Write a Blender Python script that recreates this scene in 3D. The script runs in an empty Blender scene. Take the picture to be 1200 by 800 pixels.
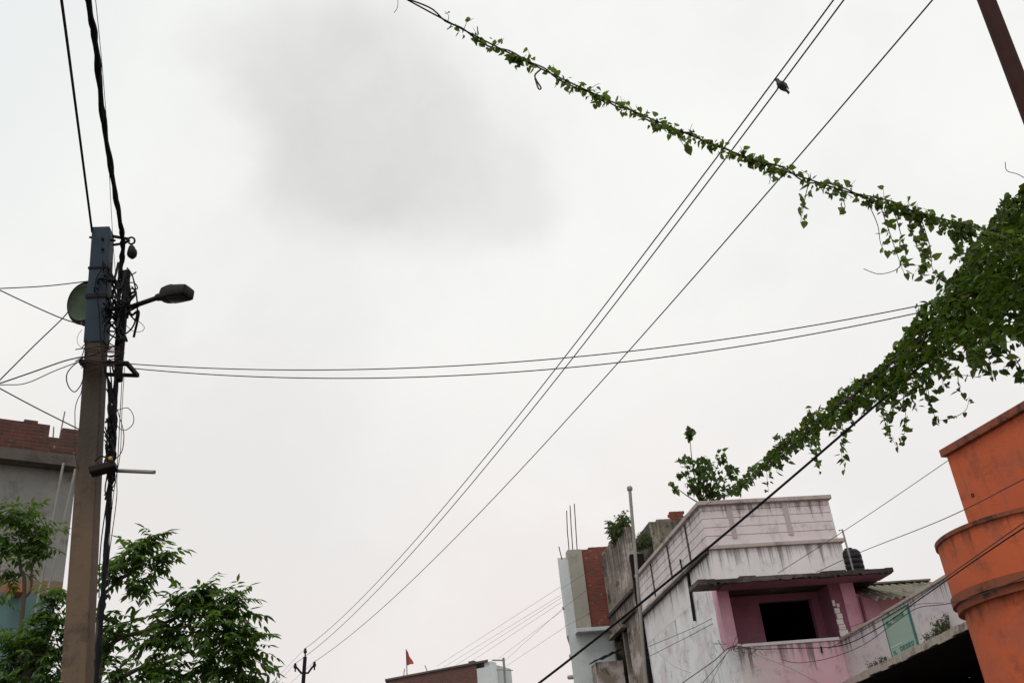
import bpy, math, random
from mathutils import Vector, Matrix, noise
random.seed(7)
R = math.radians
S = bpy.context.scene
COL = S.collection

# ------------------------------------------------------------------ camera
F_PX, PITCH, ROLL = 1150.0, R(28.0), R(6.1)
EYE = Vector((0, 0, 1.6))
_F = Vector((0, math.cos(PITCH), math.sin(PITCH)))
_u = Vector((0, -math.sin(PITCH), math.cos(PITCH)))
_r = Vector((1, 0, 0))
CR = math.cos(ROLL) * _r - math.sin(ROLL) * _u
CU = math.sin(ROLL) * _r + math.cos(ROLL) * _u
cd = bpy.data.cameras.new('camera')
cam = bpy.data.objects.new('camera', cd)
COL.objects.link(cam)
m = Matrix((CR, CU, -_F)).transposed().to_4x4()
m.translation = EYE
cam.matrix_world = m
cd.sensor_width = 36
cd.lens = F_PX / 1200 * 36
cd.clip_start, cd.clip_end = 0.05, 3000
S.camera = cam

# ------------------------------------------------------------------ world, sun, exposure
w = bpy.data.worlds.new('World')
S.world = w
w.use_nodes = True
nt = w.node_tree
nt.nodes.clear()
N = nt.nodes.new
L = nt.links.new
SUN_EL, SUN_ROT = R(64), R(205)
sky = N('ShaderNodeTexSky')
sky.sky_type = 'NISHITA'
sky.sun_disc = False
sky.sun_elevation = SUN_EL
sky.sun_rotation = SUN_ROT
tc = N('ShaderNodeTexCoord')
def px_dir(x, y):
    return (_F + (x - 600) / F_PX * CR - (y - 400) / F_PX * CU).normalized()
def mix_rgb(a, b, fac):
    n = N('ShaderNodeMix'); n.data_type = 'RGBA'
    for sock, v in ((n.inputs[6], a), (n.inputs[7], b), (n.inputs[0], fac)):
        if hasattr(v, 'is_linked'): L(v, sock)
        elif isinstance(v, tuple): sock.default_value = (*v, 1)
        else: sock.default_value = v
    return n.outputs[2]
def smooth(val, lo, hi, tmin=0., tmax=1.):
    n = N('ShaderNodeMapRange'); n.interpolation_type = 'SMOOTHSTEP'
    L(val, n.inputs[0])
    for i, v in enumerate((lo, hi, tmin, tmax)): n.inputs[i + 1].default_value = v
    return n.outputs[0]
# warped direction, so that the cloud edges are ragged
nz = N('ShaderNodeTexNoise'); nz.inputs['Scale'].default_value = 3.4; nz.inputs['Detail'].default_value = 7
L(tc.outputs['Generated'], nz.inputs['Vector'])
sc1 = N('ShaderNodeVectorMath'); sc1.operation = 'SUBTRACT'; L(nz.outputs['Color'], sc1.inputs[0]); sc1.inputs[1].default_value = (.5, .5, .5)
sc2 = N('ShaderNodeVectorMath'); sc2.operation = 'SCALE'; L(sc1.outputs[0], sc2.inputs[0]); sc2.inputs['Scale'].default_value = .30
wd = N('ShaderNodeVectorMath'); L(tc.outputs['Generated'], wd.inputs[0]); L(sc2.outputs[0], wd.inputs[1])
def blob(x, y, inner, outer):
    d = N('ShaderNodeVectorMath'); d.operation = 'DISTANCE'
    L(wd.outputs[0], d.inputs[0]); d.inputs[1].default_value = px_dir(x, y)
    return smooth(d.outputs['Value'], inner, outer, 1, 0)
sep = N('ShaderNodeSeparateXYZ'); L(tc.outputs['Generated'], sep.inputs[0])
K = 11.4
def k(c): return tuple(v * K for v in c)
low = k((.765, .705, .69))
high = k((.86, .86, .835))
c = mix_rgb(low, high, smooth(sep.outputs['Z'], .12, .58))
mot = N('ShaderNodeTexNoise'); mot.inputs['Scale'].default_value = 4.5; mot.inputs['Detail'].default_value = 7; mot.inputs['Roughness'].default_value = .55
L(wd.outputs[0], mot.inputs['Vector'])
big = N('ShaderNodeTexNoise'); big.inputs['Scale'].default_value = 2.2; big.inputs['Detail'].default_value = 6; big.inputs['Roughness'].default_value = .55
L(tc.outputs['Generated'], big.inputs['Vector'])
c = mix_rgb(c, k((.735, .74, .73)), smooth(big.outputs['Fac'], .40, .68, 0, .7))
# the grey belly of cloud up ahead, and its thinner left arm
c = mix_rgb(c, k((.625, .63, .615)), smooth(blob(430, 160, .0, .17), 0, .85))
c = mix_rgb(c, k((.67, .675, .66)), smooth(blob(550, 215, .0, .11), 0, .8, 0, .6))
c = mix_rgb(c, k((.61, .615, .605)), smooth(blob(340, 95, .0, .12), 0, .9, 0, .55))
c = mix_rgb(c, k((.72, .755, .755)), smooth(blob(-20, -20, .0, .30), 0, 1, 0, .7))
c = mix_rgb(c, k((.72, .695, .675)), smooth(blob(150, 640, .0, .40), 0, 1, 0, .6))
c = mix_rgb(c, k((.95, .95, .925)), smooth(mot.outputs['Fac'], .44, .78, 0, .26))
c = mix_rgb(sky.outputs[0], c, .97)
bg = N('ShaderNodeBackground'); bg.inputs['Strength'].default_value = .1
L(c, bg.inputs['Color'])
out = N('ShaderNodeOutputWorld'); L(bg.outputs[0], out.inputs[0])

sd = bpy.data.lights.new('sun', 'SUN')
sd.energy = 1.4
sd.angle = R(25)
sd.color = (1, .96, .9)
so = bpy.data.objects.new('sun', sd)
COL.objects.link(so)
_sdir = Vector((math.cos(SUN_EL) * math.sin(SUN_ROT), math.cos(SUN_EL) * math.cos(SUN_ROT), math.sin(SUN_EL)))
so.rotation_euler = _sdir.to_track_quat('Z', 'Y').to_euler()
so.location = (0, 0, 60)
S.view_settings.view_transform = 'Standard'
S.view_settings.look = 'None'
S.view_settings.exposure = 0
S.view_settings.gamma = 1

# ------------------------------------------------------------------ pixel -> place helpers
def ray(x, y):
    return _F + (x - 600) / F_PX * CR - (y - 400) / F_PX * CU
def at(x, y, Y):
    d = ray(x, y)
    return EYE + d * (Y / d.y)
def atz(x, y, z):
    d = ray(x, y)
    return EYE + d * ((z - EYE.z) / d.z)
def onplane(x, y, p0, n):
    d = ray(x, y)
    return EYE + d * ((p0 - EYE).dot(n) / d.dot(n))

# ------------------------------------------------------------------ mesh helpers
class MB:
    def __init__(self):
        self.v = []; self.f = []
    def add(self, vs, fs):
        o = len(self.v)
        self.v += [Vector(p) for p in vs]
        self.f += [tuple(i + o for i in q) for q in fs]
        return self
    def hexa(self, p):           # 8 points: bottom ring 0-3, top ring 4-7
        return self.add(p, [(3, 2, 1, 0), (4, 5, 6, 7), (0, 1, 5, 4), (1, 2, 6, 5), (2, 3, 7, 6), (3, 0, 4, 7)])
    def box(self, c, s, rot=None):
        c = Vector(c); hx, hy, hz = (q / 2 for q in s)
        ps = [(-hx, -hy, -hz), (hx, -hy, -hz), (hx, hy, -hz), (-hx, hy, -hz), (-hx, -hy, hz), (hx, -hy, hz), (hx, hy, hz), (-hx, hy, hz)]
        ps = [Vector(q) for q in ps]
        if rot is not None: ps = [rot @ q for q in ps]
        return self.hexa([c + q for q in ps])
    def tube(self, pts, r, n=8, caps=True):
        pts = [Vector(p) for p in pts]
        rs = r if isinstance(r, (list, tuple)) else [r] * len(pts)
        t = (pts[1] - pts[0]).normalized()
        a = t.orthogonal().normalized()
        o = len(self.v)
        for i, p in enumerate(pts):
            if i == 0: t = pts[1] - pts[0]
            elif i == len(pts) - 1: t = pts[-1] - pts[-2]
            else: t = pts[i + 1] - pts[i - 1]
            t = t.normalized()
            a = (a - t * a.dot(t)).normalized()
            b = t.cross(a)
            for q in range(n):
                an = 2 * math.pi * q / n
                self.v.append(p + (a * math.cos(an) + b * math.sin(an)) * rs[i])
        for i in range(len(pts) - 1):
            for q in range(n):
                self.f.append((o + i * n + q, o + i * n + (q + 1) % n, o + (i + 1) * n + (q + 1) % n, o + (i + 1) * n + q))
        if caps:
            self.f.append(tuple(o + q for q in reversed(range(n))))
            self.f.append(tuple(o + (len(pts) - 1) * n + q for q in range(n)))
        return self
    def lathe(self, base, axis, prof, n=16):      # prof: (radius, height) list
        axis = Vector(axis).normalized()
        a = axis.orthogonal().normalized(); b = axis.cross(a)
        o = len(self.v); base = Vector(base)
        for (r_, h) in prof:
            for q in range(n):
                an = 2 * math.pi * q / n
                self.v.append(base + axis * h + (a * math.cos(an) + b * math.sin(an)) * max(r_, 1e-4))
        for i in range(len(prof) - 1):
            for q in range(n):
                self.f.append((o + i * n + q, o + i * n + (q + 1) % n, o + (i + 1) * n + (q + 1) % n, o + (i + 1) * n + q))
        self.f.append(tuple(o + q for q in reversed(range(n))))
        self.f.append(tuple(o + (len(prof) - 1) * n + q for q in range(n)))
        return self
    def prism(self, poly, d):                       # poly: 3D outline, d: extrusion vector
        n = len(poly); poly = [Vector(p) for p in poly]; d = Vector(d)
        return self.add(poly + [p + d for p in poly],
                        [tuple(reversed(range(n))), tuple(range(n, 2 * n))] + [(i, (i + 1) % n, n + (i + 1) % n, n + i) for i in range(n)])
    def build(self, name, mat, parent=None, smooth=False, loc=None, bevel=0, sub=0):
        me = bpy.data.meshes.new(name)
        root = parent
        off = Vector((0, 0, 0))
        if parent is not None:
            while root is not None:
                off += root.location; root = root.parent
        elif loc is not None: off = Vector(loc)
        else:
            n = len(self.v); off = sum(self.v, Vector()) / n
            off.z = min(p.z for p in self.v)
        me.from_pydata([p - off for p in self.v], [], self.f)
        me.update()
        me.materials.append(mat)
        if smooth:
            for p in me.polygons: p.use_smooth = True
            try: me.set_sharp_from_angle(angle=R(50))
            except Exception: pass
        o = bpy.data.objects.new(name, me)
        COL.objects.link(o)
        if parent is not None: o.parent = parent
        else: o.location = off
        if bevel:
            b = o.modifiers.new('bevel', 'BEVEL'); b.width = bevel; b.segments = 2; b.limit_method = 'ANGLE'
        if sub:
            b = o.modifiers.new('sub', 'SUBSURF'); b.levels = b.render_levels = sub
        return o
def tag(o, label=None, cat=None, group=None, kind=None):
    if label: o['label'] = label
    if cat: o['category'] = cat
    if group: o['group'] = group
    if kind: o['kind'] = kind
    return o
def thing(name, loc, label, cat, group=None):
    o = bpy.data.objects.new(name, None)
    COL.objects.link(o); o.location = loc; o.empty_display_size = .2
    return tag(o, label, cat, group)
class Frame:                                        # a building's own axes: u along its front, v into it
    def __init__(s, o, deg):
        s.o = Vector((o[0], o[1], 0)); s.a = R(deg)
        s.u = Vector((math.cos(s.a), math.sin(s.a), 0)); s.v = Vector((-math.sin(s.a), math.cos(s.a), 0))
    def p(s, u, v, z): return s.o + s.u * u + s.v * v + Vector((0, 0, z))
    def box(s, mb, u0, u1, v0, v1, z0, z1):
        return mb.hexa([s.p(u0, v0, z0), s.p(u1, v0, z0), s.p(u1, v1, z0), s.p(u0, v1, z0),
                        s.p(u0, v0, z1), s.p(u1, v0, z1), s.p(u1, v1, z1), s.p(u0, v1, z1)])
    def front(s, x, y, dv=0): return onplane(x, y, s.o + s.v * dv, s.v)
    def side(s, x, y, du=0): return onplane(x, y, s.o + s.u * du, s.u)

# ------------------------------------------------------------------ materials
def newmat(name):
    m = bpy.data.materials.new(name); m.use_nodes = True
    t = m.node_tree; t.nodes.clear()
    o = t.nodes.new('ShaderNodeOutputMaterial'); b = t.nodes.new('ShaderNodeBsdfPrincipled')
    t.links.new(b.outputs[0], o.inputs[0])
    return m, t, b, o
def nmix(t, a, b, fac, blend='MIX'):
    n = t.nodes.new('ShaderNodeMix'); n.data_type = 'RGBA'; n.blend_type = blend
    for sock, v in ((n.inputs[6], a), (n.inputs[7], b), (n.inputs[0], fac)):
        if hasattr(v, 'is_linked'): t.links.new(v, sock)
        elif isinstance(v, tuple): sock.default_value = (*v, 1)
        else: sock.default_value = v
    return n.outputs[2]
def nrange(t, val, lo, hi, a=0., b=1.):
    n = t.nodes.new('ShaderNodeMapRange'); n.interpolation_type = 'SMOOTHSTEP'
    t.links.new(val, n.inputs[0])
    for i, v in enumerate((lo, hi, a, b)): n.inputs[i + 1].default_value = v
    return n.outputs[0]
def nnoise(t, vec, scale, detail=6, rough=.6, stretch=None):
    if stretch:
        mp = t.nodes.new('ShaderNodeMapping'); mp.inputs['Scale'].default_value = stretch
        t.links.new(vec, mp.inputs[0]); vec = mp.outputs[0]
    n = t.nodes.new('ShaderNodeTexNoise'); n.inputs['Scale'].default_value = scale
    n.inputs['Detail'].default_value = detail; n.inputs['Roughness'].default_value = rough
    t.links.new(vec, n.inputs['Vector'])
    return n.outputs['Fac']
def nmath(t, op, a, b):
    n = t.nodes.new('ShaderNodeMath'); n.operation = op
    for i, v in enumerate((a, b)):
        if hasattr(v, 'is_linked'): t.links.new(v, n.inputs[i])
        else: n.inputs[i].default_value = v
    return n.outputs[0]
def bump(t, b, h, strength=.3, dist=.02):
    n = t.nodes.new('ShaderNodeBump'); n.inputs['Strength'].default_value = strength; n.inputs['Distance'].default_value = dist
    t.links.new(h, n.inputs['Height']); t.links.new(n.outputs[0], b.inputs['Normal'])
def coords(t, deg=0):
    c = t.nodes.new('ShaderNodeTexCoord').outputs['Object']
    if deg:
        n = t.nodes.new('ShaderNodeVectorRotate'); n.rotation_type = 'Z_AXIS'; n.inputs['Angle'].default_value = R(-deg)
        t.links.new(c, n.inputs[0]); c = n.outputs[0]
    return c
def plain(name, col, rough=.6, metal=0, var=.25, scale=8, spec=.5):
    m, t, b, o = newmat(name)
    b.inputs['Specular IOR Level'].default_value = spec
    c = coords(t)
    f = nnoise(t, c, scale)
    t.links.new(nmix(t, tuple(v * (1 - var) for v in col), tuple(min(1, v * (1 + var)) for v in col), f), b.inputs['Base Color'])
    b.inputs['Roughness'].default_value = rough; b.inputs['Metallic'].default_value = metal
    bump(t, b, f, .15, .01)
    return m
def plaster(name, col, stain=(.06, .055, .045), streak=.5, blotch=.4, patch=None, patch_amt=.4, rough=.85, deg=0, extra=None, drips=()):
    m, t, b, o = newmat(name)
    c = coords(t, deg)
    base = nmix(t, tuple(v * .86 for v in col), tuple(min(1, v * 1.1) for v in col), nnoise(t, c, 1.3, 8, .65))
    if extra: base = extra(t, c, base)
    if patch: base = nmix(t, base, patch, nrange(t, nnoise(t, c, .9, 9, .7), .49, .60, 0, patch_amt))
    st = nnoise(t, c, 1., 9, .72, (2.6, 2.6, .3))
    msk = nnoise(t, c, .7, 4, .6)
    f = nmath(t, 'MULTIPLY', nrange(t, st, .50, .68), nrange(t, msk, .42, .62))
    base = nmix(t, base, stain, nmath(t, 'MULTIPLY', f, streak))
    f2 = nrange(t, nnoise(t, c, 2.2, 10, .75), .51, .64, 0, blotch)
    base = nmix(t, base, stain, f2)
    if drips:
        sx = t.nodes.new('ShaderNodeSeparateXYZ'); t.links.new(c, sx.inputs[0])
        zj = nmath(t, 'ADD', sx.outputs[2], nmath(t, 'MULTIPLY', nmath(t, 'SUBTRACT', nnoise(t, c, 1.5, 4), .5), .5))
        dn = nnoise(t, c, 1., 6, .75, (7, 7, .12))
        for (zt_, ln_) in drips:
            top_ = nmath(t, 'MULTIPLY', nrange(t, zj, zt_ - ln_, zt_ + .1), nmath(t, 'LESS_THAN', sx.outputs[2], zt_ + .01))
            fd = nrange(t, nmath(t, 'ADD', dn, nmath(t, 'MULTIPLY', top_, .18)), .60, .74)
            base = nmix(t, base, stain, nmath(t, 'MULTIPLY', nmath(t, 'MULTIPLY', fd, nrange(t, top_, 0, .25)), .8))
    fine = nnoise(t, c, 40, 4, .7)
    base = nmix(t, base, (.5, .5, .5), nrange(t, fine, .3, .75, 0, .12), 'OVERLAY')
    t.links.new(base, b.inputs['Base Color'])
    b.inputs['Roughness'].default_value = rough
    bump(t, b, nmath(t, 'ADD', fine, nmath(t, 'MULTIPLY', st, .6)), .35, .012)
    return m
def brick(name, c1, c2, mortar, deg, stain=.4, bw=.23, rh=.078):
    m, t, b, o = newmat(name)
    c = coords(t, deg)
    s = t.nodes.new('ShaderNodeSeparateXYZ'); t.links.new(c, s.inputs[0])
    k_ = t.nodes.new('ShaderNodeCombineXYZ'); t.links.new(nmath(t, 'ADD', s.outputs[0], s.outputs[1]), k_.inputs[0]); t.links.new(s.outputs[2], k_.inputs[1])
    n = t.nodes.new('ShaderNodeTexBrick'); t.links.new(k_.outputs[0], n.inputs['Vector'])
    n.inputs['Scale'].default_value = 1; n.inputs['Brick Width'].default_value = bw; n.inputs['Row Height'].default_value = rh
    n.inputs['Mortar Size'].default_value = .011; n.inputs['Mortar Smooth'].default_value = .25; n.inputs['Bias'].default_value = -.1
    n.inputs['Color1'].default_value = (*c1, 1); n.inputs['Color2'].default_value = (*c2, 1); n.inputs['Mortar'].default_value = (*mortar, 1)
    base = nmix(t, n.outputs['Color'], (.05, .045, .04), nrange(t, nnoise(t, c, 1.6, 9, .7), .45, .75, 0, stain))
    base = nmix(t, base, (.42, .36, .30), nrange(t, nnoise(t, c, 7, 6, .7), .60, .70, 0, .5))
    t.links.new(base, b.inputs['Base Color']); b.inputs['Roughness'].default_value = .9
    bump(t, b, nmath(t, 'SUBTRACT', nnoise(t, c, 30), n.outputs['Fac']), .5, .012)
    return m
def leafmat(name, dark, light, trans=.35, yellow=None):
    m, t, b, o = newmat(name)
    g = t.nodes.new('ShaderNodeNewGeometry').outputs['Random Per Island']
    c = nmix(t, dark, light, g)
    if yellow: c = nmix(t, c, yellow, nrange(t, g, .985, .995, 0, .8))
    c = nmix(t, c, tuple(v * 1.5 for v in light), nrange(t, nnoise(t, coords(t), 1.7, 3), .5, .68, 0, .6))
    t.links.new(c, b.inputs['Base Color']); b.inputs['Roughness'].default_value = .55; b.inputs['Specular IOR Level'].default_value = .3
    tr = t.nodes.new('ShaderNodeBsdfTranslucent'); t.links.new(nmix(t, c, (.25, .42, .03), .4), tr.inputs['Color'])
    mx = t.nodes.new('ShaderNodeMixShader'); mx.inputs[0].default_value = trans
    t.links.new(b.outputs[0], mx.inputs[1]); t.links.new(tr.outputs[0], mx.inputs[2]); t.links.new(mx.outputs[0], o.inputs[0])
    return m

M = {}
M['cable'] = plain('black_cable', (.006, .006, .009), .7, spec=.15)
M['wire'] = plain('grey_wire', (.04, .036, .045), .7, spec=.2)
M['wire_pale'] = plain('pale_wire', (.22, .2, .18), .6)
M['wire_brown'] = plain('rusty_wire', (.04, .02, .018), .8, spec=.2)
M['iron'] = plain('dark_iron', (.010, .009, .012), .7, 0, spec=.15)
M['steel'] = plain('dull_steel', (.23, .22, .20), .6, .2, .4, 4, .4)
M['rust'] = plain('rusty_steel', (.035, .010, .008), .8, 0, .6, 5, .2)
M['blue_sleeve'] = plain('blue_painted_steel', (.014, .030, .048), .7, 0, .6, 6, .25)
M['green_drum'] = plain('green_painted_metal', (.05, .075, .045), .7, 0, .6, 7, .3)
M['lamp_body'] = plain('dark_lamp_metal', (.007, .005, .008), .6, 0, spec=.2)
M['lamp_lens'] = plain('brown_lamp_lens', (.03, .012, .014), .4, spec=.3)
M['black_plastic'] = plain('black_plastic', (.007, .009, .014), .6, 0, .3, 3, .25)
def pole_extra(t, c, base):
    s = t.nodes.new('ShaderNodeSeparateXYZ'); t.links.new(c, s.inputs[0])
    z = nmath(t, 'ADD', s.outputs[2], nmath(t, 'MULTIPLY', nnoise(t, c, 3, 5), 1.2))
    return nmix(t, base, (.03, .022, .017), nrange(t, z, 4.7, 6.2, 0, .8))   # backlit shade of the upper shaft, put into its colour
M['pole'] = plaster('weathered_concrete', (.125, .082, .052), (.030, .025, .018), .7, .6, extra=pole_extra)
M['ground'] = plaster('dusty_ground', (.13, .115, .095), streak=0, blotch=.3)
M['asphalt'] = plaster('worn_asphalt', (.06, .058, .055), streak=0, blotch=.2)
M['kerb'] = plaster('kerb_concrete', (.3, .29, .27), streak=.2)
M['bark'] = plain('grey_bark', (.07, .055, .04), .9, 0, .5, 12)
M['twig'] = plain('dry_twig', (.09, .06, .05), .9)
M['vine_stem'] = plain('vine_stem', (.05, .035, .02), .8)
M['leaf_tree'] = leafmat('tree_leaf', (.014, .040, .012), (.066, .135, .022), .34)
M['leaf_vine'] = leafmat('vine_leaf', (.008, .026, .005), (.060, .115, .013), .2, (.26, .24, .05))
M['leaf_strand'] = leafmat('strand_leaf', (.028, .050, .010), (.105, .145, .030), .4, (.20, .13, .04))
M['leaf_sapling'] = leafmat('sapling_leaf', (.022, .05, .014), (.055, .10, .022), .26)
M['leaf_dry'] = leafmat('weed_leaf', (.025, .04, .015), (.06, .075, .03), .25)

# ------------------------------------------------------------------ ground and road
def slab(name, f, mat, z, u0, u1, v0, v1, th=.0):
    mb = MB()
    if th: f.box(mb, u0, u1, v0, v1, z - th, z)
    else: mb.add([f.p(u0, v0, z), f.p(u1, v0, z), f.p(u1, v1, z), f.p(u0, v1, z)], [(0, 1, 2, 3)])
    return tag(mb.build(name, mat, loc=(0, 0, z)), kind='structure')
G = Frame((0, 0), 13)
slab('ground', G, M['ground'], 0, -900, 900, -900, 900)
slab('road', G, M['asphalt'], .004, -2.6, 4.6, -40, 120)
slab('kerb', G, M['kerb'], .12, 4.6, 4.8, -40, 120, .12)
slab('pavement', G, M['kerb'], .115, 4.802, 6.2, -40, 14, .11)

# ------------------------------------------------------------------ pink corner house
O = at(839, 690, 22)
P = Frame(O, 10)
def pink_extra(t, c, base):
    s = t.nodes.new('ShaderNodeSeparateXYZ'); t.links.new(c, s.inputs[0])
    f = nmath(t, 'ADD', s.outputs[0], nmath(t, 'MULTIPLY', nmath(t, 'SUBTRACT', nnoise(t, c, 1.3, 5), .5), 1.6))
    return nmix(t, (.68, .62, .63), base, nrange(t, f, .1, 1.7))     # old limewash left, pink paint right
M['pink_wall'] = plaster('faded_pink_paint', (.72, .46, .53), (.12, .09, .085), .5, .4, (.62, .56, .54), .6, deg=10, extra=pink_extra, drips=((5.3, .8),))
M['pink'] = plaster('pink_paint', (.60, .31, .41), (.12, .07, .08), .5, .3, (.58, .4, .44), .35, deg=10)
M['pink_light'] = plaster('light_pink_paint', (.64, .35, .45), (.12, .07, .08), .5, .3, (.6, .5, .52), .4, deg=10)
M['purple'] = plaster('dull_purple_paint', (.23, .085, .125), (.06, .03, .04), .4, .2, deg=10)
M['parapet'] = plaster('grey_pink_limewash', (.66, .60, .615), (.15, .13, .12), .45, .35, deg=10, drips=((8.5, .6),))
M['strip'] = plaster('grey_render', (.42, .37, .37), (.16, .13, .12), .5, .4, deg=10)
M['white_wall'] = plaster('blue_white_limewash', (.76, .77, .79), (.10, .095, .085), .6, .4, (.56, .48, .50), .5, deg=10, drips=((7.4, 1.7),))
M['band'] = plaster('white_limewash', (.72, .70, .71), (.16, .15, .14), .45, .25, deg=10, drips=((7.47, .8),))
M['slab'] = plaster('black_stained_concrete', (.035, .026, .024), (.008, .007, .007), .8, .6, (.22, .17, .165), .35, deg=10)
M['inside'] = plain('dark_interior', (.012, .009, .010), .95, spec=.1)  # near-black base colour stands in for the darkness of rooms and recesses
M['cornice'] = plaster('stained_cornice', (.42, .36, .345), (.10, .08, .075), .6, .6, deg=10)
M['asbestos'] = plaster('mossy_asbestos', (.17, .16, .12), (.05, .05, .03), .6, .7, deg=10)

h = thing('corner_house', P.p(0, 0, 0), 'pink and white two storey house with a dark open loggia and lined parapet', 'house')
TH = .22
DEP = 6.2
mb = MB()                                            # street side wall
P.box(mb, 0, TH, .31, DEP, 0, 6.66); P.box(mb, 0, TH, .002, .31, 0, 5.28); mb.build('side_wall', M['white_wall'], h)
mb = MB()                                            # front wall below the loggia and its jamb
P.box(mb, TH + .001, 2.62, 0, .6, 0, 5.29)
P.box(mb, TH, 2.62, .6, .72, 0, 5.42)
mb.build('front_wall', M['pink_wall'], h)
mb = MB(); P.box(mb, TH, 2.58, -.03, .598, 5.292, 5.36); mb.build('sill', M['band'], h, bevel=.01)
mb = MB()                                            # loggia back wall round a dark doorway
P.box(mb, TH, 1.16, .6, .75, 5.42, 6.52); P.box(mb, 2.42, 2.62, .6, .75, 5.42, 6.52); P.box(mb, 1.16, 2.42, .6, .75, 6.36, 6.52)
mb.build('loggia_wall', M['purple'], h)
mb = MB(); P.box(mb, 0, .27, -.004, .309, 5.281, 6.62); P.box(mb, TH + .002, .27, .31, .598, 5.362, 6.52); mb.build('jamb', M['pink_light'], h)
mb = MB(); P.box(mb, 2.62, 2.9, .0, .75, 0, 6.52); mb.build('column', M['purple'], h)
mb = MB()                                            # bare plaster patch where the paint fell off the column
for (z0, z1, a0, a1) in ((5.36, 5.5, 0, .2), (5.5, 5.62, .02, .17), (5.62, 5.74, .0, .15), (5.74, 5.86, .03, .16), (5.86, 5.98, .01, .13), (5.99, 6.08, .09, .15), (6.02, 6.16, .0, .06)):
    P.box(mb, 2.625 + a0, 2.625 + a1, -.012, .02, z0 + .012, z1)
mb.build('bare_patch', M['band'], h)
mb = MB(); P.box(mb, 2.9, 6.2, .06, .28, 0, 6.28); mb.build('wing_wall', M['pink'], h)
mb = MB(); P.box(mb, 2.902, 3.22, -.02, .3, 0, 6.52); mb.build('pillar', M['pink'], h)
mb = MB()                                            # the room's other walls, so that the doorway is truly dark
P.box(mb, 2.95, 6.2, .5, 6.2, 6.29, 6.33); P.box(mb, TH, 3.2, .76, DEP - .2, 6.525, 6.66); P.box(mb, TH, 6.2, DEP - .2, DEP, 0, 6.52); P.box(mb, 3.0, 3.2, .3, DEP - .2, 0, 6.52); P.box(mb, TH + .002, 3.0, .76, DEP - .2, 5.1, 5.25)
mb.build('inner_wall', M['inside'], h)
mb = MB()                                            # projecting roof slab, its edge broken and stained
for i in range(24):
    a0 = -.62 + i * (4.52 / 24); a1 = a0 + 4.52 / 24
    e = random.uniform(-.03, .03); th_ = random.uniform(0, .035)
    P.box(mb, a0, a1, -.7 + e, (-.003 if a1 < 0.15 else 3.2), 6.545, 6.625 + random.uniform(-.014, .03))
mb.build('roof_slab', M['slab'], h)
mb = MB()
for i in range(60):
    a0 = -.60 + i * (4.46 / 60)
    P.box(mb, a0, a0 + 4.46 / 60, -.735 + random.uniform(-.02, .02), -.60, 6.545 - random.choice((.0, .015, .03, .03, .06 if i < 14 else .02)), 6.60)
mb.build('broken_lip', M['slab'], h)
mb = MB(); P.box(mb, .02, 3.88, -.64, -.002, 6.522, 6.541); mb.build('soffit', M['purple'], h)
mb = MB(); P.box(mb, 0, 3.2, 0, DEP, 6.665, 7.46); mb.build('upper_wall', M['band'], h)
mb = MB()
P.box(mb, -.06, 3.28, -.06, DEP, 7.46, 7.55)
mb.build('ledge', M['cornice'], h, bevel=.01)
mb = MB()                                            # parapet: courses with real grooves between
P.box(mb, .016, 3.134, .016, DEP - .016, 7.55, 8.5)
for z0, z1 in ((7.55, 7.765), (7.785, 7.965), (7.985, 8.175), (8.195, 8.36), (8.38, 8.48)):
    P.box(mb, 0, 3.15, 0, DEP, z0, z1)
mb.build('parapet', M['parapet'], h)
for a in (.62, 1.98): mb = MB(); P.box(mb, a, a + .12, -.015, .03, 7.7, 8.478); mb.build('pilaster_strip', M['strip'], h)
for a in (1.25, 2.9, 4.6): mb = MB(); P.box(mb, -.015, .03, a, a + .1, 7.6, 8.478); mb.build('pilaster_strip', M['slab'], h)
mb = MB()
P.box(mb, -.07, 3.22, -.07, DEP + .05, 8.50, 8.6); P.box(mb, -.035, 3.185, -.035, DEP, 8.48, 8.502)
mb.build('cornice', M['cornice'], h, bevel=.015)
mb = MB()                                            # dark drip ledge on the street side, under the parapet
P.box(mb, -.10, -.002, -.02, DEP, 7.38, 7.455)
mb.build('drip_ledge', M['slab'], h)
mb = MB()                                            # corrugated roof of the wing
ep = P.front(1022, 702, -.55); er = P.front(1078, 699, -.55)
u0 = (ep - P.o).dot(P.u); u1 = (er - P.o).dot(P.u) + 1.2
ze = ep.z; rp = P.front(1060, 684, .9); zr = rp.z
rows = []
n = 70
for i in range(n + 1):
    u_ = u0 + (u1 - u0) * i / n
    dz = .035 * math.cos(i / n * (u1 - u0) / .19 * 2 * math.pi)
    rows.append((P.p(u_, -.55, ze + dz), P.p(u_, .9, zr + dz)))
for i in range(n):
    (a, b_), (c_, d_) = rows[i], rows[i + 1]
    mb.hexa([a, c_, d_, b_] + [q + Vector((0, 0, .012)) for q in (a, c_, d_, b_)])
crf = mb.build('corrugated_roof', M['asbestos'], h)
mb = MB(); P.box(mb, u0, u1, .8, 1.0, zr + .03, zr + .07); mb.build('ridge_cap', M['asbestos'], crf)
mb = MB(); P.box(mb, 3.3, 3.34, .0, .055, 5.2, 6.2); mb.build('drain_pipe', M['purple'], h)
mb = MB(); mb.tube([P.p(2.1, -.03, 5.05), P.p(2.1, -.05, 5.18)], .02, 6); mb.build('hook', M['iron'], h)
# rainwater pipe stub on the street side wall
mb = MB()
q0, q1 = P.side(806, 672, -.04), P.side(814, 727, -.04)
mb.tube([q0, q1], .035, 8); mb.build('waste_pipe', M['iron'], h)
mb = MB()
q0, q1 = P.side(797, 655, -.05), P.side(800, 671, -.05)
mb.tube([q0, q0.lerp(q1, .5), q1], .02, 6); mb.build('spout', M['iron'], h)

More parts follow.
